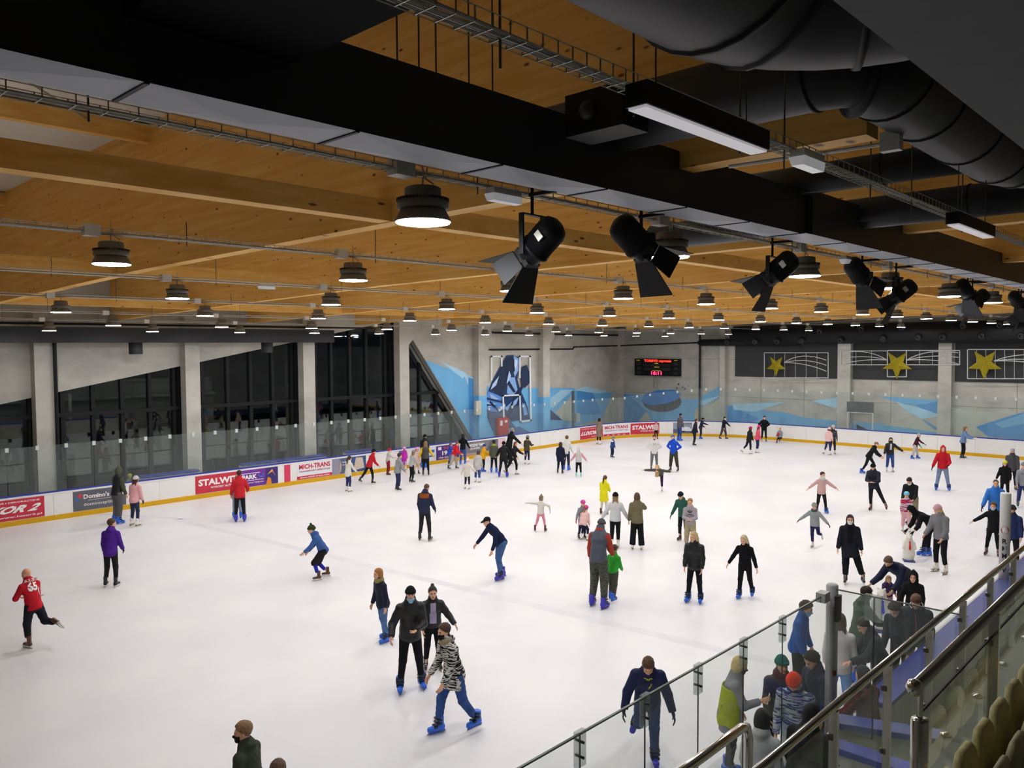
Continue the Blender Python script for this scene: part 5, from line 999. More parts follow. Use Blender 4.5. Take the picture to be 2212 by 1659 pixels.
def shawl(rec):
    J = rec['J']; S_ = rec['S']
    def f(Q): 
        d = cone(Q, J['chest'], J['pel']-UPV*.1, .13*S_, .15*S_, rec['sq']); d2 = cone(Q, J['chest'], J['pel']-UPV*.1, .115*S_, .135*S_, rec['sq']); d = np.maximum(d, -d2); d = np.maximum(d, (Q-J['chest'])@UPV-.02); d = np.maximum(d, -(Q-(J['pel']-UPV*.12))@UPV-.03*np.sin(Q[:, 0]*40)); return np.maximum(d, (Q-J['chest'])@rec['F']-.07)
    V, F_ = mesh_sdf(f, J['pel']-.35, J['chest']+.35, .014); obj('shawl', mesh_np('shawl', V, [F_], BLANKET, True), rec['root'])
p = person
p(62, 1400, 1232, -150, 'bald person in a red hockey jersey pushing off at the left edge', ('hoodie', '#c01d2b'), ('sweat', '#1d1f26'), 'brown', None, ln=14, hy=20, hoodd=0, lL=(12, 3, 22), lR=(-30, 6, 62), aL=(25, 20, 75, 40), aR=(20, 12, 70, 40), hem=.07, extra=jersey)
p(240, 1268, 1122, 155, 'person in a purple hoodie and black trousers skating away at left', ('hoodie', '#4a2085'), ('slim', '#1b1b1d'), 'hockey', ('short', '#4a3424'), glove='#141417', hy=-35, aL=(5, 10, 20, 10), aR=(8, 12, 35, 20), hem=.085)
p(253, 1131, 1008, 125, 'person in an olive hood and black vest standing by the left boards', ('vest', '#17171a'), ('sweat', '#5b5b5e'), 'rental', ('short', '#3a2a1e'), ('hood', '#4b5341'), sleeves='#4b5341')
p(291, 1136, 1028, 140, 'person in a pink jacket and pale beanie by the left boards', ('jacket', '#dda3a6'), ('slim', '#2b3450'), 'fig', ('half', '#4f2c22'), ('beanie', '#c9c8c6'), glove='#33303a')
p(281, None, 1026, 60, 'child in a yellow green hat behind the left boards', ('jacket', '#6b7a4a'), ('slim', '#333'), 'fig', None, ('beanie', '#cdd233'), yfix=32.85)
p(519, 1127, 1017, 180, 'person in a bright red jacket seen from behind by the red banner', ('jacket', '#bf1f2b'), ('slim', '#1a1a1c'), 'violet', ('short', '#3b2318'), aL=(5, 16, 25, 10), aR=(12, 22, 50, 20), fat=.008)
p(513, 1119, 1028, 178, 'person in pale jeans half hidden behind the bright red jacket', ('sweater', '#9a8f86'), ('jeans', '#8796aa'), 'rental', ('half', '#8a4f2f'))
p(752, 1062, 985, 130, 'person in a long cream sweater with a dark ponytail near the left boards', ('sweater', '#e6e1d4'), ('slim', '#2d3563'), 'fig', ('pony', '#3c2a22'), hem=.11, aR=(25, 15, 20, 10))
p(792, 1046, 971, 115, 'person in a red jacket and black beanie striding along the left boards', ('jacket', '#b81d2b'), ('slim', '#1b1b1d'), 'hockey', ('short', '#2a211c'), ('beanie', '#141416'), ln=18, lL=(-30, 4, 6), lR=(16, 4, 16), aL=(-10, 8, 15, 0), aR=(20, 8, 30, 0))
p(838, 1026, 968, 110, 'child in a red beanie and dark red trousers', ('sweater', '#cdc8c4'), ('sweat', '#8c1f31'), 'red', ('short', '#7a5a3c'), ('beanie', '#d12430'), aR=(45, 5, 40, 10))
p(859, 1060, 979, 115, 'person in a grey cardigan and dark jeans facing right', ('jacket', '#8a8c8d'), ('jeans', '#262f50'), 'hockey', ('short', '#33261e'), aR=(15, 18, 15, 0), fat=.008)
p(873, 1016, 965, 165, 'child in a magenta coat and pink helmet', ('coat', '#b42ba2'), ('slim', '#e59fc2'), 'fig', ('short', '#4a3424'), ('helmet', '#e6a0c6'))
p(889, 1042, 972, 125, 'person in a grey top and grey beanie with long fair hair', ('sweater', '#b6b3b1'), ('slim', BK), 'figblack', ('long', '#8f7148'), ('beanie', '#8c8c8f'), aR=(20, 8, 30, 20), ln=8)
p(900, 1024, 965, 20, 'child in pale pink with a pink helmet beside the grey beanie', ('coat', '#e7cac3'), ('slim', '#e5d2ca'), 'figblack', ('half', '#5a3a28'), ('helmet', '#e6a0c6'))
p(916, 1010, 938, 150, 'person in a black coat and black beanie standing at the left boards', ('coat', '#232327'), ('slim', BK), 'rental', ('short', '#3a2f28'), ('beanie', '#131315'), fat=.012)
p(920, 1027, 953, 178, 'person in a dark vest with yellow sleeves seen from behind', ('vest', '#3a3733'), ('slim', BK), 'figblack', ('half', '#8a6a44'), sleeves='#e6be1d', aL=(5, 20, 15, 0), aR=(10, 28, 20, 0), hem=.05)
p(978, 1014, 954, 70, 'child in a red top and grey trousers leaning towards the boards', ('hoodie', '#d0202d'), ('sweat', '#a5a09a'), 'hockey', ('short', '#7d5a3c'), ln=16, lL=(15, 12, 18), lR=(-12, 14, 12), aR=(40, 5, 30, 0), aL=(30, 5, 30, 0), hoodd=0)
p(1000, 1004, 937, 170, 'person in a black top and blue jeans with arms spread by the boards', ('sweater', '#141418'), ('jeans', '#3c528c'), 'rental', ('bob', '#241a17'), aL=(0, 32, 10, 0), aR=(5, 26, 10, 0))
p(971, 1004, 957, 110, 'child in a blue jacket behind the red top at the boards', ('jacket', '#2c4db4'), ('jeans', '#5f7396'), 'hockey', ('short', '#6a5238'))
p(1009, 1056, 988, 155, 'child in a cream coat and white bobble hat holding a hand', ('coat', '#d2cabf'), ('slim', '#26242a'), 'fig', None, ('pom', '#e8d9d3'), aR=(10, 42, 12, 0), aL=(0, 25, 10, 0), hem=.13)
p(1031, 1042, 973, 150, 'person in a pale grey coat and blue jeans beside the cream coat', ('coat', '#b6b3b2'), ('jeans', '#32467f'), 'fig', ('bob', '#4a3b33'), ('beanie', '#56504e'), aL=(5, 20, 20, 0), ln=8)
p(1043, 1019, 959, 115, 'child in a yellow jacket and blue hat', ('jacket', '#e0a519'), ('slim', '#17171f'), 'rental', None, ('beanie', '#2f4a8d'), aR=(45, 5, 25, 0), aL=(40, 5, 25, 0), fat=.01)
p(1067, 1021, 951, 175, 'person in a khaki jacket with lime collar in the group of four', ('jacket', '#4c5043'), ('slim', BK), 'rental', ('short', '#15130f'), scarf='#a5b02c')
p(1087, 1031, 954, 172, 'person in a black jacket bending with arms wide in the group of four', ('jacket', '#121216'), ('slim', '#191b26'), 'violet', ('short', '#151515'), ('beanie', '#121214'), ln=14, aL=(20, 30, 25, 0), aR=(20, 30, 25, 0), fat=.008, lL=(5, 8, 14), lR=(0, 8, 12))
p(1104, 1025, 953, 55, 'person in a black tracksuit stepping right with arms forward', ('jacket', '#16161a'), ('slim', '#131316'), 'fig', ('half', '#6d4a33'), lL=(18, 3, 20), lR=(-26, 4, 10), aL=(50, 10, 20, 0), aR=(35, 12, 15, 0), ln=8)
p(1099, 1004, 925, 120, 'tall grey haired person in black reaching right at the boards', ('jacket', '#0f0f13'), ('slim', '#131316'), 'hockey', ('short', '#8c867c'), aR=(38, 30, 6, 0), aL=(5, 12, 15, 0), ln=12, fat=.01)
p(1138, 1003, 940, 150, 'person in an olive jacket and grey beanie holding out a hand', ('jacket', '#433e30'), ('slim', '#1f2440'), 'fig', ('bob', '#2a211c'), ('beanie', '#85817b'), aR=(38, 6, 55, 0), scarf='#8b7f64')
p(1210, 1023, 955, 165, 'person in a navy coat and leggings beside the white sweater', ('coat', '#1a1e34'), ('slim', '#12141f'), 'figblack', ('bob', '#3c2a20'), fat=.008)
p(1223, 1016, 941, 160, 'person in a white sweater with blue skates behind the navy coat', ('sweater', '#e3e1dd'), ('jeans', '#232840'), 'rental', ('short', '#6f4e33'), aR=(10, 14, 20, 0), hem=.07)
p(1250, 1030, 964, 180, 'child in a grey vest with pink sleeves and arms spread', ('vest', '#b9b6b4'), ('slim', '#131316'), 'teal', ('pony', '#d9d6cf'), ('pom', '#d3d6d3'), sleeves='#cd929a', aL=(0, 36, 5, 0), aR=(0, 38, 5, 0))
p(1293, 960, 903, 140, 'person in a long brown coat by the far corner banners', ('longcoat', '#8a7364'), ('slim', '#191519'), 'fig', ('bob', '#15110f'), ln=2)
p(1322, 989, 943, 125, 'child in a navy and white jacket with a helmet', ('jacket', '#2b3e72'), ('sweat', '#1b2240'), 'hockey', None, ('helmet', '#5d6d78'), extra=lambda r: decal(r, -1, 0, .07, .24, .08, [(0, 0), (0, 1), (1, 1), (1, 0)], PWT, 'white_yoke'))
p(1417, 948, 909, 5, 'child with a purple helmet standing at the far banner', ('sweater', '#d8bfba'), ('slim', BK), 'red', None, ('helmet', '#7b41b0'))
p(1413, 1016, 939, 3, 'bearded person in a white sweatshirt with hands on hips', ('sweater', '#e5e2dd'), ('slim', '#6a696b'), 'figblack', ('short', '#1d1613'), glove='#17171a', beard=1, hem=.07, extra=lambda r: (chest('Hands up', '#444444', .17, .03, .05)(r), chest('Skate on', '#444444', .12, .03, -.0)(r)), **HIPS)
p(1456, 1019, 938, -25, 'person in a bright blue sweatshirt and cap with hands on hips', ('sweater', '#1f50cb'), ('cargo', '#3a392b'), 'hockey', ('short', '#6a4a33'), ('cap', '#4b6396'), glove='#17171a', hy=-25, hem=.06, lL=(0, 8, 4), lR=(4, 6, 6), **HIPS)
p(1430, 1061, 1010, -15, 'child in an olive jacket balancing on one leg with arms spread', ('jacket', '#4a4b3e'), ('slim', '#362340'), 'fig', ('long', '#ac8f5c'), S=1.42, ln=66, hu=4, hp=-48, lL=(-4, 0, 3), lR=(-78, 8, 35), aL=(25, 86, 4, 0), aR=(25, 86, 4, 0))
p(1467, 952, 893, 130, 'person in a grey jacket and black cap at the far boards', ('jacket', '#55545a'), ('jeans', '#33477f'), 'rental', ('short', '#3b3029'), ('cap', '#131316'))
p(1499, 963, 905, 105, 'person in a dark navy suit gliding near the far boards', ('jacket', '#171b2c'), ('slim', '#171a2a'), 'hockey', ('short', '#4a3325'), ln=6, hem=.09)
p(1513, 948, 902, 95, 'child in a black beanie holding the far boards', ('hoodie', '#1a2138'), ('cargo', '#2b2c32'), 'rental', ('short', '#2a211c'), ('beanie', '#131316'), mask='#1b1c20', aR=(72, 8, 5, 0), aL=(15, 8, 40, 10), ln=10, hoodd=0)
p(1562, 948, 900, 55, 'child in a black top and white mask touching the far boards', ('hoodie', '#1b1f2f'), ('cargo', '#4b4544'), 'red', ('short', '#171310'), mask='#dcdcd9', aL=(45, 15, 8, 0), lL=(12, 8, 6), lR=(-12, 8, 6), hoodd=0)
p(1621, 981, 921, 125, 'person in a black jacket and dark pink beanie', ('jacket', '#16161a'), ('slim', '#1d1a2b'), 'fig', ('bob', '#4b2f22'), ('beanie', '#b3206f'), lL=(-18, 3, 30), lR=(6, 2, 8))
p(1635, 978, 918, 110, 'person in a coral jacket and bright pink beanie', ('jacket', '#e05a70'), ('slim', '#2b3157'), 'fig', ('half', '#4b3429'), ('beanie', '#e8378f'))
p(1650, 954, 898, 8, 'person in a black hoodie with hands on hips at the far boards', ('hoodie', '#101014'), ('slim', '#121215'), 'green', ('short', '#15110f'), ln=8, fat=.008, **HIPS)
p(1681, 957, 931, -10, 'child sitting on the ice against the far boards', ('hoodie', '#8b8a8d'), ('slim', '#2a2a2f'), 'red', ('buzz', '#a8835c'), S=1.25, ln=-4, lL=(86, 26, 8), lR=(84, 18, 22), aL=(30, 8, 50, 20), aR=(25, 12, 40, 10), extra=lambda r: decal(r, 1, -.09, -.06, .12, .16, [(0, 0), (0, 1), (1, 1), (1, 0)], fabric('#c02030'), 'red_panel'))
p(1786, 983, 923, 150, 'person in a pale pink hoodie and pink beanie', ('hoodie', '#e2b6b2'), ('slim', '#2a2f5e'), 'fig', ('half', '#5a3428'), ('beanie', '#ecbfc2'), lL=(-12, 3, 25))
p(1798, 981, 917, 15, 'person in a dark patterned sweater and knit hat', ('sweater', patterned('grey black knit', ['#1c1c20', '#2a2a2f', '#5b5b60', '#222226'], (2, 2, 24))), ('slim', '#25252d'), 'fig', ('half', '#3d2d25'), ('beanie', '#c8c2b5'), glove='#17171b', hem=.07)
p(1873, 1023, 953, 80, 'person in a black hoodie leaning to take a hand', ('hoodie', '#121216'), ('slim', '#131316'), 'rental', ('short', '#8a6646'), ('cap', '#7d6b52'), ln=26, lL=(30, 4, 38), lR=(-16, 4, 14), aL=(42, 6, 18, 0), aR=(45, 6, 18, 0))
p(1922, 1019, 944, 12, 'person in a black puffer and jeans with long hair, one arm out', ('puffer', '#131317'), ('jeans', '#2e4580'), 'fig', ('long', '#3f2a22'), aL=(10, 52, 8, 0), aR=(10, 18, 20, 0), mask='#141417', hem=.03, extra=lambda r: decal(r, 1, 0, .0, .09, .3, [(0, 0), (0, 1), (1, 1), (1, 0)], fabric('#bdbdbb'), 'shirt_front'))
p(1976, 991, 934, 75, 'child in a burgundy sweater and grey trousers with teal gloves', ('sweater', '#481c2c'), ('sweat', '#b9b4af'), 'rental', ('short', '#4a3424'), ('pom', '#bfbdba'), glove='#4fb3b0', aL=(48, 8, 15, 0), aR=(25, 8, 20, 0), ln=12, lL=(10, 10, 8), lR=(-8, 8, 6))
p(2079, 991, 921, 80, 'person in a denim jacket leaning on the far boards', ('jacket', '#6a84ad'), ('slim', '#141417'), 'hockey', ('half', '#7d5d3c'), aL=(50, 5, 40, 0), aR=(50, 8, 30, 0), fat=.01, hem=.04)
p(2036, 1059, 961, 3, 'person in a red hoodie with the hood up and blue jeans', ('hoodie', '#b91a27'), ('jeans', '#75869f'), 'rental', None, ('hood', '#b91a27'), glove='#17171a', aR=(10, 22, 12, 0), aL=(15, 14, 60, 30), lL=(2, 10, 6), lR=(2, 8, 6), fat=.01)
p(2185, 1060, 967, 0, 'person in a grey jacket and pale cap near the right edge', ('jacket', '#48484c'), ('slim', '#1b1b20'), 'hockey', ('short', '#3a2a20'), ('cap', '#98a3ae'), beard=1)
p(2170, 1078, 993, -5, 'person in black with a neon yellow beanie near the right edge', ('coat', '#121215'), ('slim', BK), 'red', ('long', '#2c1f1b'), ('beanie', '#dbe23c'), aR=(10, 18, 20, 0))
p(2208, 1096, 997, 8, 'child in a grey beanie cut by the right edge', ('sweater', '#999ca3'), ('jeans', '#2e3a66'), 'hockey', ('short', '#5a4331'), ('beanie', '#7c8084'), extra=chest('THE NEW', '#2f3b5c', .2, .05))
p(2148, 1160, 1034, 3, 'person in a bright blue puffer jacket near the lettered post', ('puffer', '#1f70c6'), ('slim', '#2a2b2f'), 'rental', ('buzz', '#3b2c22'), glove='#17171a', aL=(8, 20, 20, 0), aR=(8, 20, 20, 0))
p(2143, 1200, 1083, -10, 'child in black with a pale mask reaching left beside the post', ('hoodie', '#17171b'), ('slim', '#131316'), 'red', ('curly', '#5d4533'), mask='#c6cbd6', aR=(12, 52, 15, 0), lR=(5, 8, 10), lL=(0, 4, 6), hoodd=0)
p(2184, 1226, 1088, 0, 'person in a dark blue jacket and dark hat behind the lettered post', ('jacket', '#27345f'), ('slim', '#1b1c22'), 'fig', ('short', '#3b3b3b'), ('beanie', '#2e3233'), fat=.01, beard=1)
p(1774, 1108, 1018, 22, 'person in a dusty pink jacket and scarf with arms spread', ('jacket', '#c8a09b'), ('slim', '#17161a'), 'rental', ('short', '#2b1f1a'), scarf='#b9bcb5', mask='#e4e2dc', aL=(12, 52, 12, 0), aR=(0, 55, 10, 0), lL=(4, 9, 8), lR=(0, 6, 12), hy=15)
p(1755, 1182, 1083, -15, 'child in a grey hooded jacket and grey beanie gliding on one foot', ('hoodie', '#8e9194'), ('slim', '#23264f'), 'fig', ('short', '#8a6f50'), ('beanie', '#9a9b99'), scarf='#4d5052', glove='#1a1b20', aL=(8, 46, 6, 0), aR=(0, 50, 10, 0), lR=(2, 0, 10), lL=(-22, 3, 48), hy=20)
p(1897, 1103, 1000, -12, 'person in a navy jacket and black beanie skating with hands folded', ('jacket', '#20242f'), ('slim', '#16171d'), 'red', ('short', '#2a1f1a'), ('beanie', '#141416'), lL=(-4, 24, 4), lR=(6, 0, 10), fat=.008, hp=15, **CLASP)
p(1845, 1262, 1110, 2, 'person in an open black coat and white mask skating forward', ('coat', '#1a1c25'), ('cargo', '#121215'), 'hockey', ('half', '#2c211d'), mask='#e2e0dd', lL=(0, 17, 4), lR=(4, 0, 8), hem=.16, aL=(0, 12, 8, 0), aR=(0, 12, 8, 0), fat=.01, extra=lambda r: decal(r, 1, 0, -.05, .14, .46, [(.1, 0), (0, 1), (1, 1), (.9, 0)], fabric('#0d0d10'), 'shirt_front'))
p(1970, 1134, 1030, -15, 'person in a black jacket and white mask bending over a helmeted child', ('jacket', '#131317'), ('cargo', '#8a8067'), 'hockey', ('short', '#1b1512'), mask='#e6e4e0', ln=20, hu=14, hp=25, aL=(30, 6, 35, 20), aR=(30, 6, 35, 20))
p(1957, 1148, 1060, 0, 'small child in a pink striped sweater and pale blue helmet', ('sweater', KIDP), ('sweat', '#d9abb0'), 'fig', None, ('helmet', '#6cc5de'))
p(1999, 1204, 1083, -62, 'person in a black hood bending down over the white skating aid', ('hoodie', '#0f0f13'), ('slim', '#141417'), 'rental', None, ('hood', '#0f0f13'), S=1.74, ln=48, hu=18, hp=10, aL=(38, 4, 20, 10), aR=(36, 4, 20, 10), lL=(34, 4, 22), lR=(4, 5, 6), glove='#1a1a1e', slv=.1, hands='grip')
p(2032, 1237, 1088, -35, 'person in a grey hoodie, pink beanie and ripped black trousers', ('hoodie', '#79797c'), ('slim', '#15151a'), 'fig', ('half', '#cdb377'), ('beanie', '#d8a6ae'), hy=-20, hp=15, aL=(12, 10, 30, 20), aR=(15, 12, 30, 10), fat=.008)
p(1957, 1346, 1200, -35, 'person in a navy jacket bending over the small girl at the box', ('jacket', '#1a2039'), ('slim', '#17181f'), 'hockey', ('short', '#5d4a3b'), S=1.8, ln=42, hu=20, hp=15, mask='#17181c', aL=(45, 8, 25, 20), aR=(45, 20, 20, 0), fat=.008)
p(1973, 1378, 1228, -8, 'person in a black hooded jacket with white sleeve stripes', ('coat', '#121214'), ('slim', BK), 'rental', ('half', '#1b1412'), ('hood', '#121214'), ln=10, aR=(15, 22, 25, 10), fat=.008)
p(1917, 1332, 1240, 5, 'small girl in a patterned fleece leaning on the white skating aid', ('hoodie', PURP), ('sweat', '#c07c98'), 'fig', ('bob', '#a98d60'), aL=(38, 14, 45, 0), aR=(38, 14, 45, 0), hy=20, ln=12, hoodd=0)
p(1876, None, 1273, 120, 'person in a green hooded jacket behind the glass panel', ('jacket', '#45523c'), ('slim', BK), 'rental', ('short', '#2a1a16'), S=1.72, hoodd=1, aR=(40, 5, 40, 0), hp=10)
p(1927, None, 1303, -30, 'person with curly hair in a charcoal hoodie at the players box', ('hoodie', '#2b2d31'), ('slim', BK), 'rental', ('curly', '#3b3129'), S=1.75, hp=35, ln=10)
p(1978, None, 1287, -5, 'person in a dark jacket with a white inner hood at the players box', ('jacket', '#2b2f36'), ('slim', BK), 'rental', ('short', '#6a4d38'), S=1.8, hp=30, ln=12, scarf='#d5d4d2', fat=.008, extra=lambda r: decal(r, 1, 0, -.05, .012, .36, [(0, 0), (0, 1), (1, 1), (1, 0)], fabric('#c0432f'), 'zip'))
p(1855, None, 1333, -70, 'person in a dark green grey jacket looking down at the glass panel', ('jacket', '#2a3032'), ('slim', BK), 'rental', ('short', '#3b2f28'), S=1.74, hp=30, ln=16, aL=(40, 8, 40, 10), aR=(40, 8, 40, 10), fat=.01)
p(1748, None, 1306, 75, 'child in a blue jacket and mask behind the near glass', ('jacket', '#1f4f99'), ('slim', '#22242c'), 'rental', ('curly', '#42372e'), S=1.66, mask='#7f9fc4', hp=15)
p(1815, None, 1331, 180, 'person with very long brown hair in a white jacket behind the post', ('jacket', '#d6cecb'), ('jeans', '#7da0d2'), 'rental', ('long', '#5b4239'), S=1.68)
p(1690, None, 1426, 22, 'person in a dark teal beanie behind the near glass', ('jacket', '#4a4547'), ('slim', BK), 'rental', ('short', '#3b2a22'), ('beanie', '#1f6b66'), S=1.66, scarf='#5a2a36')
p(1746, None, 1413, -50, 'person with dark hair in a navy jacket behind the near glass', ('jacket', '#1f2644'), ('slim', BK), 'rental', ('curly', '#1f1a1a'), S=1.8, hp=25, fat=.01, collar=.02)
p(1712, None, 1459, -12, 'person in an orange beanie and patterned grey sweater', ('sweater', NORD), ('sweat', '#b8b8b7'), 'rental', ('short', '#3b2a20'), ('beanie', '#f24a2c'), S=1.8, hp=30, ln=8, scarf='#27336e', beard=1)
p(1606, None, 1425, 95, 'blond person with a mask and a lime shawl behind the near glass', ('coat', '#8d8e92'), ('slim', '#3a3a3e'), 'rental', ('bob', '#d9bf80'), S=1.7, mask='#474a52', hp=15, aR=(25, 6, 85, 10), extra=lambda r: (shawl(r), phone(r)))
p(1648, None, 1540, 165, 'person with black hair in a pale grey hoodie at the bottom edge', ('hoodie', '#b9b9b7'), ('sweat', '#a9a9a8'), 'rental', ('bob', '#101010'), S=1.66)
p(1862, None, 1446, -130, 'person in a red plaid coat with a hand on the blue rail', ('coat', PLAID), ('slim', BK), 'rental', ('bob', '#171313'), S=1.66, aL=(25, 15, 30, 0), aR=(20, 12, 40, 10), fat=.008)
p(1757, None, 1522, 150, 'person with black hair in a black jacket at the bottom edge', ('jacket', '#15171a'), ('slim', BK), 'rental', ('bob', '#0d0d0d'), S=1.72, fat=.01, ln=14, z0=.3)
p(1414, 1652, 1405, 2, 'person in a navy jacket looking down, skating towards the near glass', ('jacket', '#1c2447'), ('jeans', '#2c3c63'), 'violet', ('short', '#5a3d2a'), ln=16, hu=14, hp=32, lL=(4, 1, 8), lR=(-12, 5, 58), aL=(5, 22, 22, 10), aR=(2, 24, 30, 20), glove='#1b2038', extra=lambda r: (decal(r, 1, .03, .0, .06, .1, [(0, 0), (.8, 1), (1, .95), (.25, 0)], fabric('#b5c92a'), 'zip_stripe'), decal(r, 1, 0, .13, .12, .05, [(0, .5), (.5, 0), (1, .5), (1, .8), (.5, .4), (0, .8)], fabric('#b5c92a'), 'collar_trim')), fat=.008, collar=.02)
p(834, 1384, 1224, -62, 'person with wavy brown hair in a navy jacket gliding left', ('jacket', '#1b2034'), ('jeans', '#50709f'), 'rental', ('bob', '#a9713c'), scarf='#948653', lL=(4, 3, 8), lR=(-6, 3, 12), aL=(-5, 10, 15, 0), hem=.09)
p(888, 1490, 1262, 8, 'person in a black puffer and black beanie with a mask under the chin', ('puffer', '#1e1e1d'), ('slim', '#131318'), 'rental', ('short', '#2a211c'), ('beanie', '#1a1a1b'), aR=(2, 28, 50, 10), aL=(22, 8, 72, 48), lR=(12, 7, 16), lL=(4, 7, 10), hy=-5, mask='#9cc8e0', mdz=-.045)
p(935, 1446, 1262, 6, 'person with a hair bun in an open black jacket behind the puffer', ('puffer', '#1d1e22'), ('slim', '#141418'), 'figblack', ('bun', '#30231f'), aL=(8, 34, 30, 0), hem=.02, extra=lambda r: decal(r, 1, 0, -.06, .13, .4, [(0, 0), (.1, 1), (.9, 1), (1, 0)], fabric('#a89ab6'), 'lavender_shirt'))
p(988, 1580, 1340, -58, 'person in a black and white striped coat skating left in front', ('coat', STRIPE), ('jeans', '#35528c'), 'rental', ('short', '#4b3424'), scarf='#9a8f70', mask='#17171a', ln=10, lR=(24, 3, 18), lL=(-12, 3, 22), aL=(20, 8, 25, 0), aR=(12, 10, 30, 10), hem=.13, hoodd=1)
p(522, None, 1570, -125, 'person in a dark green hooded jacket at the bottom edge', ('hoodie', '#3b4337'), ('slim', BK), 'rental', ('short', '#8a6a49'), S=1.6, hy=35, mask='#1c1d20')
p(601, None, 1652, 170, 'person with brown hair just showing at the bottom edge', ('hoodie', '#4a4a50'), ('slim', BK), 'rental', ('short', '#5d4331'), S=1.6)
p(918, 1168, 1048, 160, 'person in a navy jacket with an orange back yoke looking down', ('hoodie', '#272b45'), ('slim', '#242428'), 'figblack', ('buzz', '#5a3c28'), hp=28, hy=-20, glove='#1a1a1e', extra=yoke('#8f4a1c'), lL=(4, 5, 10), lR=(4, 6, 10), aR=(12, 12, 25, 10))
p(697, 1250, 1128, -88, 'child in a blue hoodie and patterned beanie crouching to the left', ('hoodie', '#3c5d98'), ('shorts', '#1d1c20'), 'brown', ('short', '#4a3424'), ('pom', '#3b4226'), ln=24, lL=(38, 4, 52), lR=(20, 6, 60), aL=(42, 10, 20, 0), aR=(20, 8, 30, 10), hoodd=0, under='#2126a2')
p(1083, 1250, 1112, -62, 'person in a navy sweater and black cap bending forward', ('sweater', '#1d2446'), ('jeans', '#42618f'), 'violet', ('short', '#3a2a1e'), ('cap', '#141417'), ln=28, hu=14, lL=(20, 5, 26), lR=(4, 4, 22), aR=(38, 22, 5, 0), aL=(12, 8, 25, 0), hp=-5)
p(1167, 1148, 1068, 165, 'child in a cream sweater and pink leggings with arms raised', ('sweater', '#e4ded2'), ('slim', '#d88c9c'), 'red', ('bob', '#8a745a'), ('pom', '#8a765c'), glove='#b9b5b0', aL=(0, 92, 5, 0), aR=(0, 72, 60, 90), lL=(-6, 12, 14), lR=(10, 10, 12))
p(1257, 1164, 1078, 25, 'child in a grey top and magenta helmet behind a second helmet', ('sweater', '#8e8f94'), ('slim', '#2a2142'), 'figblack', ('short', '#5a4030'), ('helmet', '#d23299'), aR=(10, 25, 15, 0), glove='#c23a4a')
p(1263, 1167, 1092, 155, 'child in a pale pink jacket and magenta helmet crouching', ('jacket', '#e3bab3'), ('slim', '#1c2038'), 'fig', ('pony', '#8d6b48'), ('helmet', '#d23299'), ln=26, lL=(40, 6, 55), lR=(38, 8, 52))
p(1292, 1312, 1125, 150, 'person in a grey padded vest with rust sleeves bending forward', ('vest', '#454c59'), ('cargo', CAMO), 'violet', ('short', '#5d4a3b'), ('beanie', '#5a5d61'), sleeves='#a43d2f', scarf='#a84433', ln=6, hu=12, hp=15, aL=(12, 18, 16, 0), aR=(22, 2, 35, 25), hem=.03, sd=-4)
p(1322, 1298, 1180, 150, 'child in a green jacket hidden behind the padded vest', ('jacket', '#2fa22f'), ('cargo', '#4a453c'), 'rental', ('short', '#4a3424'), lR=(-22, 10, 8), lL=(14, 3, 18), aL=(20, 4, 30, 20), aR=(20, 4, 30, 20), hem=.03)
p(1304, 1111, 1028, 155, 'person in a long bright yellow coat with a brown ponytail', ('longcoat', '#dbd41b'), ('slim', '#d9d4cc'), 'red', ('pony', '#5b3b25'), flare=.03, hp=15, aL=(20, 10, 50, 30), aR=(20, 10, 50, 30), hem=.2)
p(1328, 1186, 1065, 178, 'person in a pale sweatshirt and black beanie skating away', ('sweater', '#d8dad9'), ('slim', '#131316'), 'fig', ('half', '#8f7048'), ('beanie', '#131315'), aL=(2, 30, 10, 0), aR=(6, 26, 12, 0), lL=(-10, 2, 22), lR=(6, 0, 8), fat=.008)
p(1376, 1187, 1065, 180, 'person in an olive jacket and flared black trousers, hand at the head', ('jacket', '#6c6548'), ('wide', '#121214'), 'fig', ('bob', '#5b4230'), aR=(60, 30, 125, 40), aL=(0, 10, 12, 0), fat=.008)
p(1476, 1168, 1060, -25, 'person in a dark green hoodie and navy beanie', ('hoodie', '#2f5b50'), ('slim', '#17171b'), 'red', ('short', '#6b4a33'), ('beanie', '#1a2032'), hp=20, ln=10, aR=(5, 22, 15, 0), glove='#3a3f42')
p(1491, 1186, 1075, -5, 'person in a grey hoodie with a black leaf emblem and beige trousers', ('hoodie', '#a39da3'), ('cargo', '#a49879'), 'hockey', ('short', '#a67d4e'), extra=trefoil, **CLASP)
p(1500, 1301, 1146, -15, 'blond long haired person in a black quilted jacket', ('puffer', '#17181b'), ('slim', '#131316'), 'rental', ('long', '#c6ad7f'), hy=-25, lR=(6, 5, 8), lL=(2, 4, 6), hem=.08)
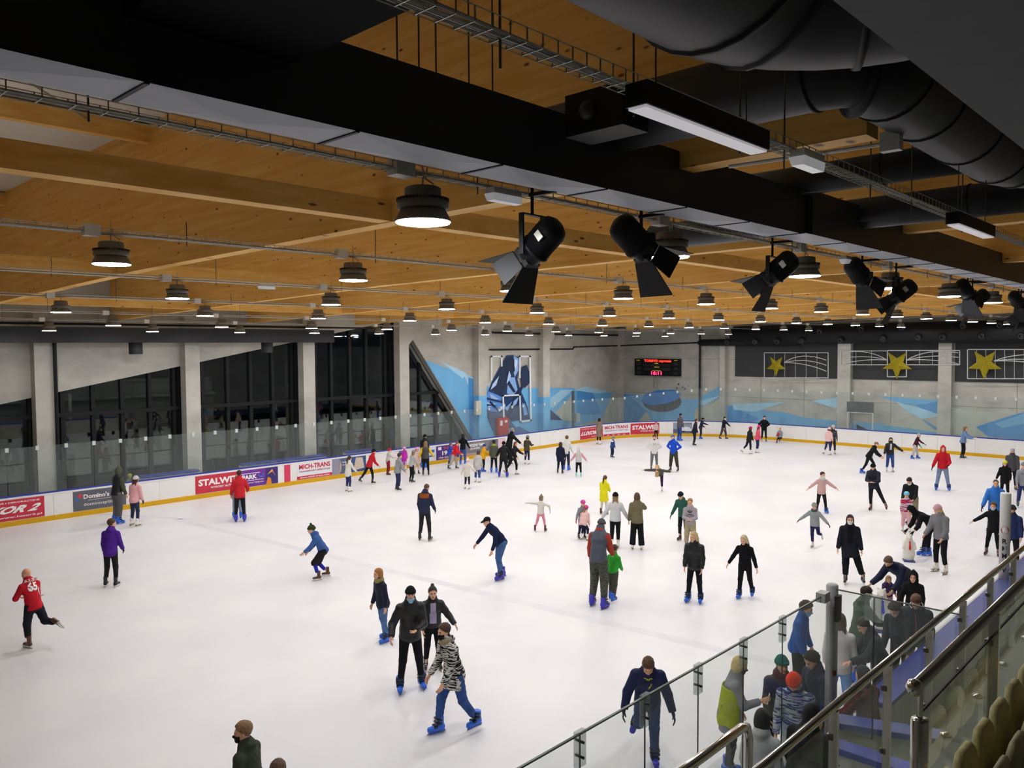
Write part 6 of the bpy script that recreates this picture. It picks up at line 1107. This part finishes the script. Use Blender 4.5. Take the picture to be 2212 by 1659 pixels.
p(1611, 1291, 1152, -12, 'blond person in a black cardigan with hands away from the body', ('sweater', '#111115'), ('slim', '#131316'), 'rental', ('half', '#ccb68d'), aL=(8, 20, 12, 0), aR=(4, 30, 12, 0), hp=12, hy=-15, lR=(6, 4, 8), lL=(-8, 5, 16), hem=.06)
# ------------------------------------------------------------------ skating aids: white bear shaped pushers with a tie
def skating_aid(label, u, v, hgt, tie):
    G = hit(u, v, 2, 0); t = thing('skating_aid', label, 'skating aid', (G[0], G[1], 0), 'white bear skating aids'); c = -G[:2]/np.linalg.norm(G[:2]); s = hgt/1.0
    def f(P):
        d = ellip(P, (0, 0, .3*s), (.21*s, .19*s, .34*s)); d = smin(d, ellip(P, (0, 0, .66*s), (.15*s, .14*s, .24*s)), .08); d = smin(d, ellip(P, (0, .03*s, .9*s), (.1*s, .11*s, .1*s)), .05); d = smin(d, ellip(P, (0, .13*s, .88*s), (.045*s, .06*s, .04*s)), .03)
        for x in (-1, 1): d = smin(d, ellip(P, (x*.075*s, -.01*s, .99*s), (.03*s, .02*s, .03*s)), .015); d = smin(d, cone(P, (x*.16*s, .02*s, .68*s), (x*.2*s, .1*s, .5*s), .05*s, .045*s), .04)
        return np.maximum(d, .03-P[:, 2])
    V, F_ = mesh_sdf(f, (-.27*s, -.25*s, 0), (.27*s, .27*s, 1.05*s), .018); obj('bear_body', mesh_np('bear_body', V, [F_], mat('white moulded plastic', '#dcd9cd', .4, var=.04, spec=.4), True), t)
    tm = mat('tie '+tie, tie, .5, var=.05); P = [(-.02, .13, .76), (.02, .13, .76), (.03, .145, .73), (.018, .15, .71), (.04, .2, .5), (0, .205, .45), (-.04, .2, .5), (-.018, .15, .71), (-.03, .145, .73)]
    MB().prism([(x*s, (y+.03)*s, z*s) for x, y, z in P], (0, .02, .01)).build('tie', tm, t)
    MB().box((-.19*s, -.2*s, .0), (.19*s, .2*s, .035)).build('runner_base', fabric('#3a4178', 'boot'), t)
    t.rotation_euler = (0, 0, math.atan2(c[1], c[0])-PI/2+.15)
skating_aid('white bear skating aid with a red tie under the bending person', 1963, 1212, .78, '#d3262c'); skating_aid('white bear skating aid with a blue tie in front of the small girl', 1903, 1362, .92, '#3440c0')
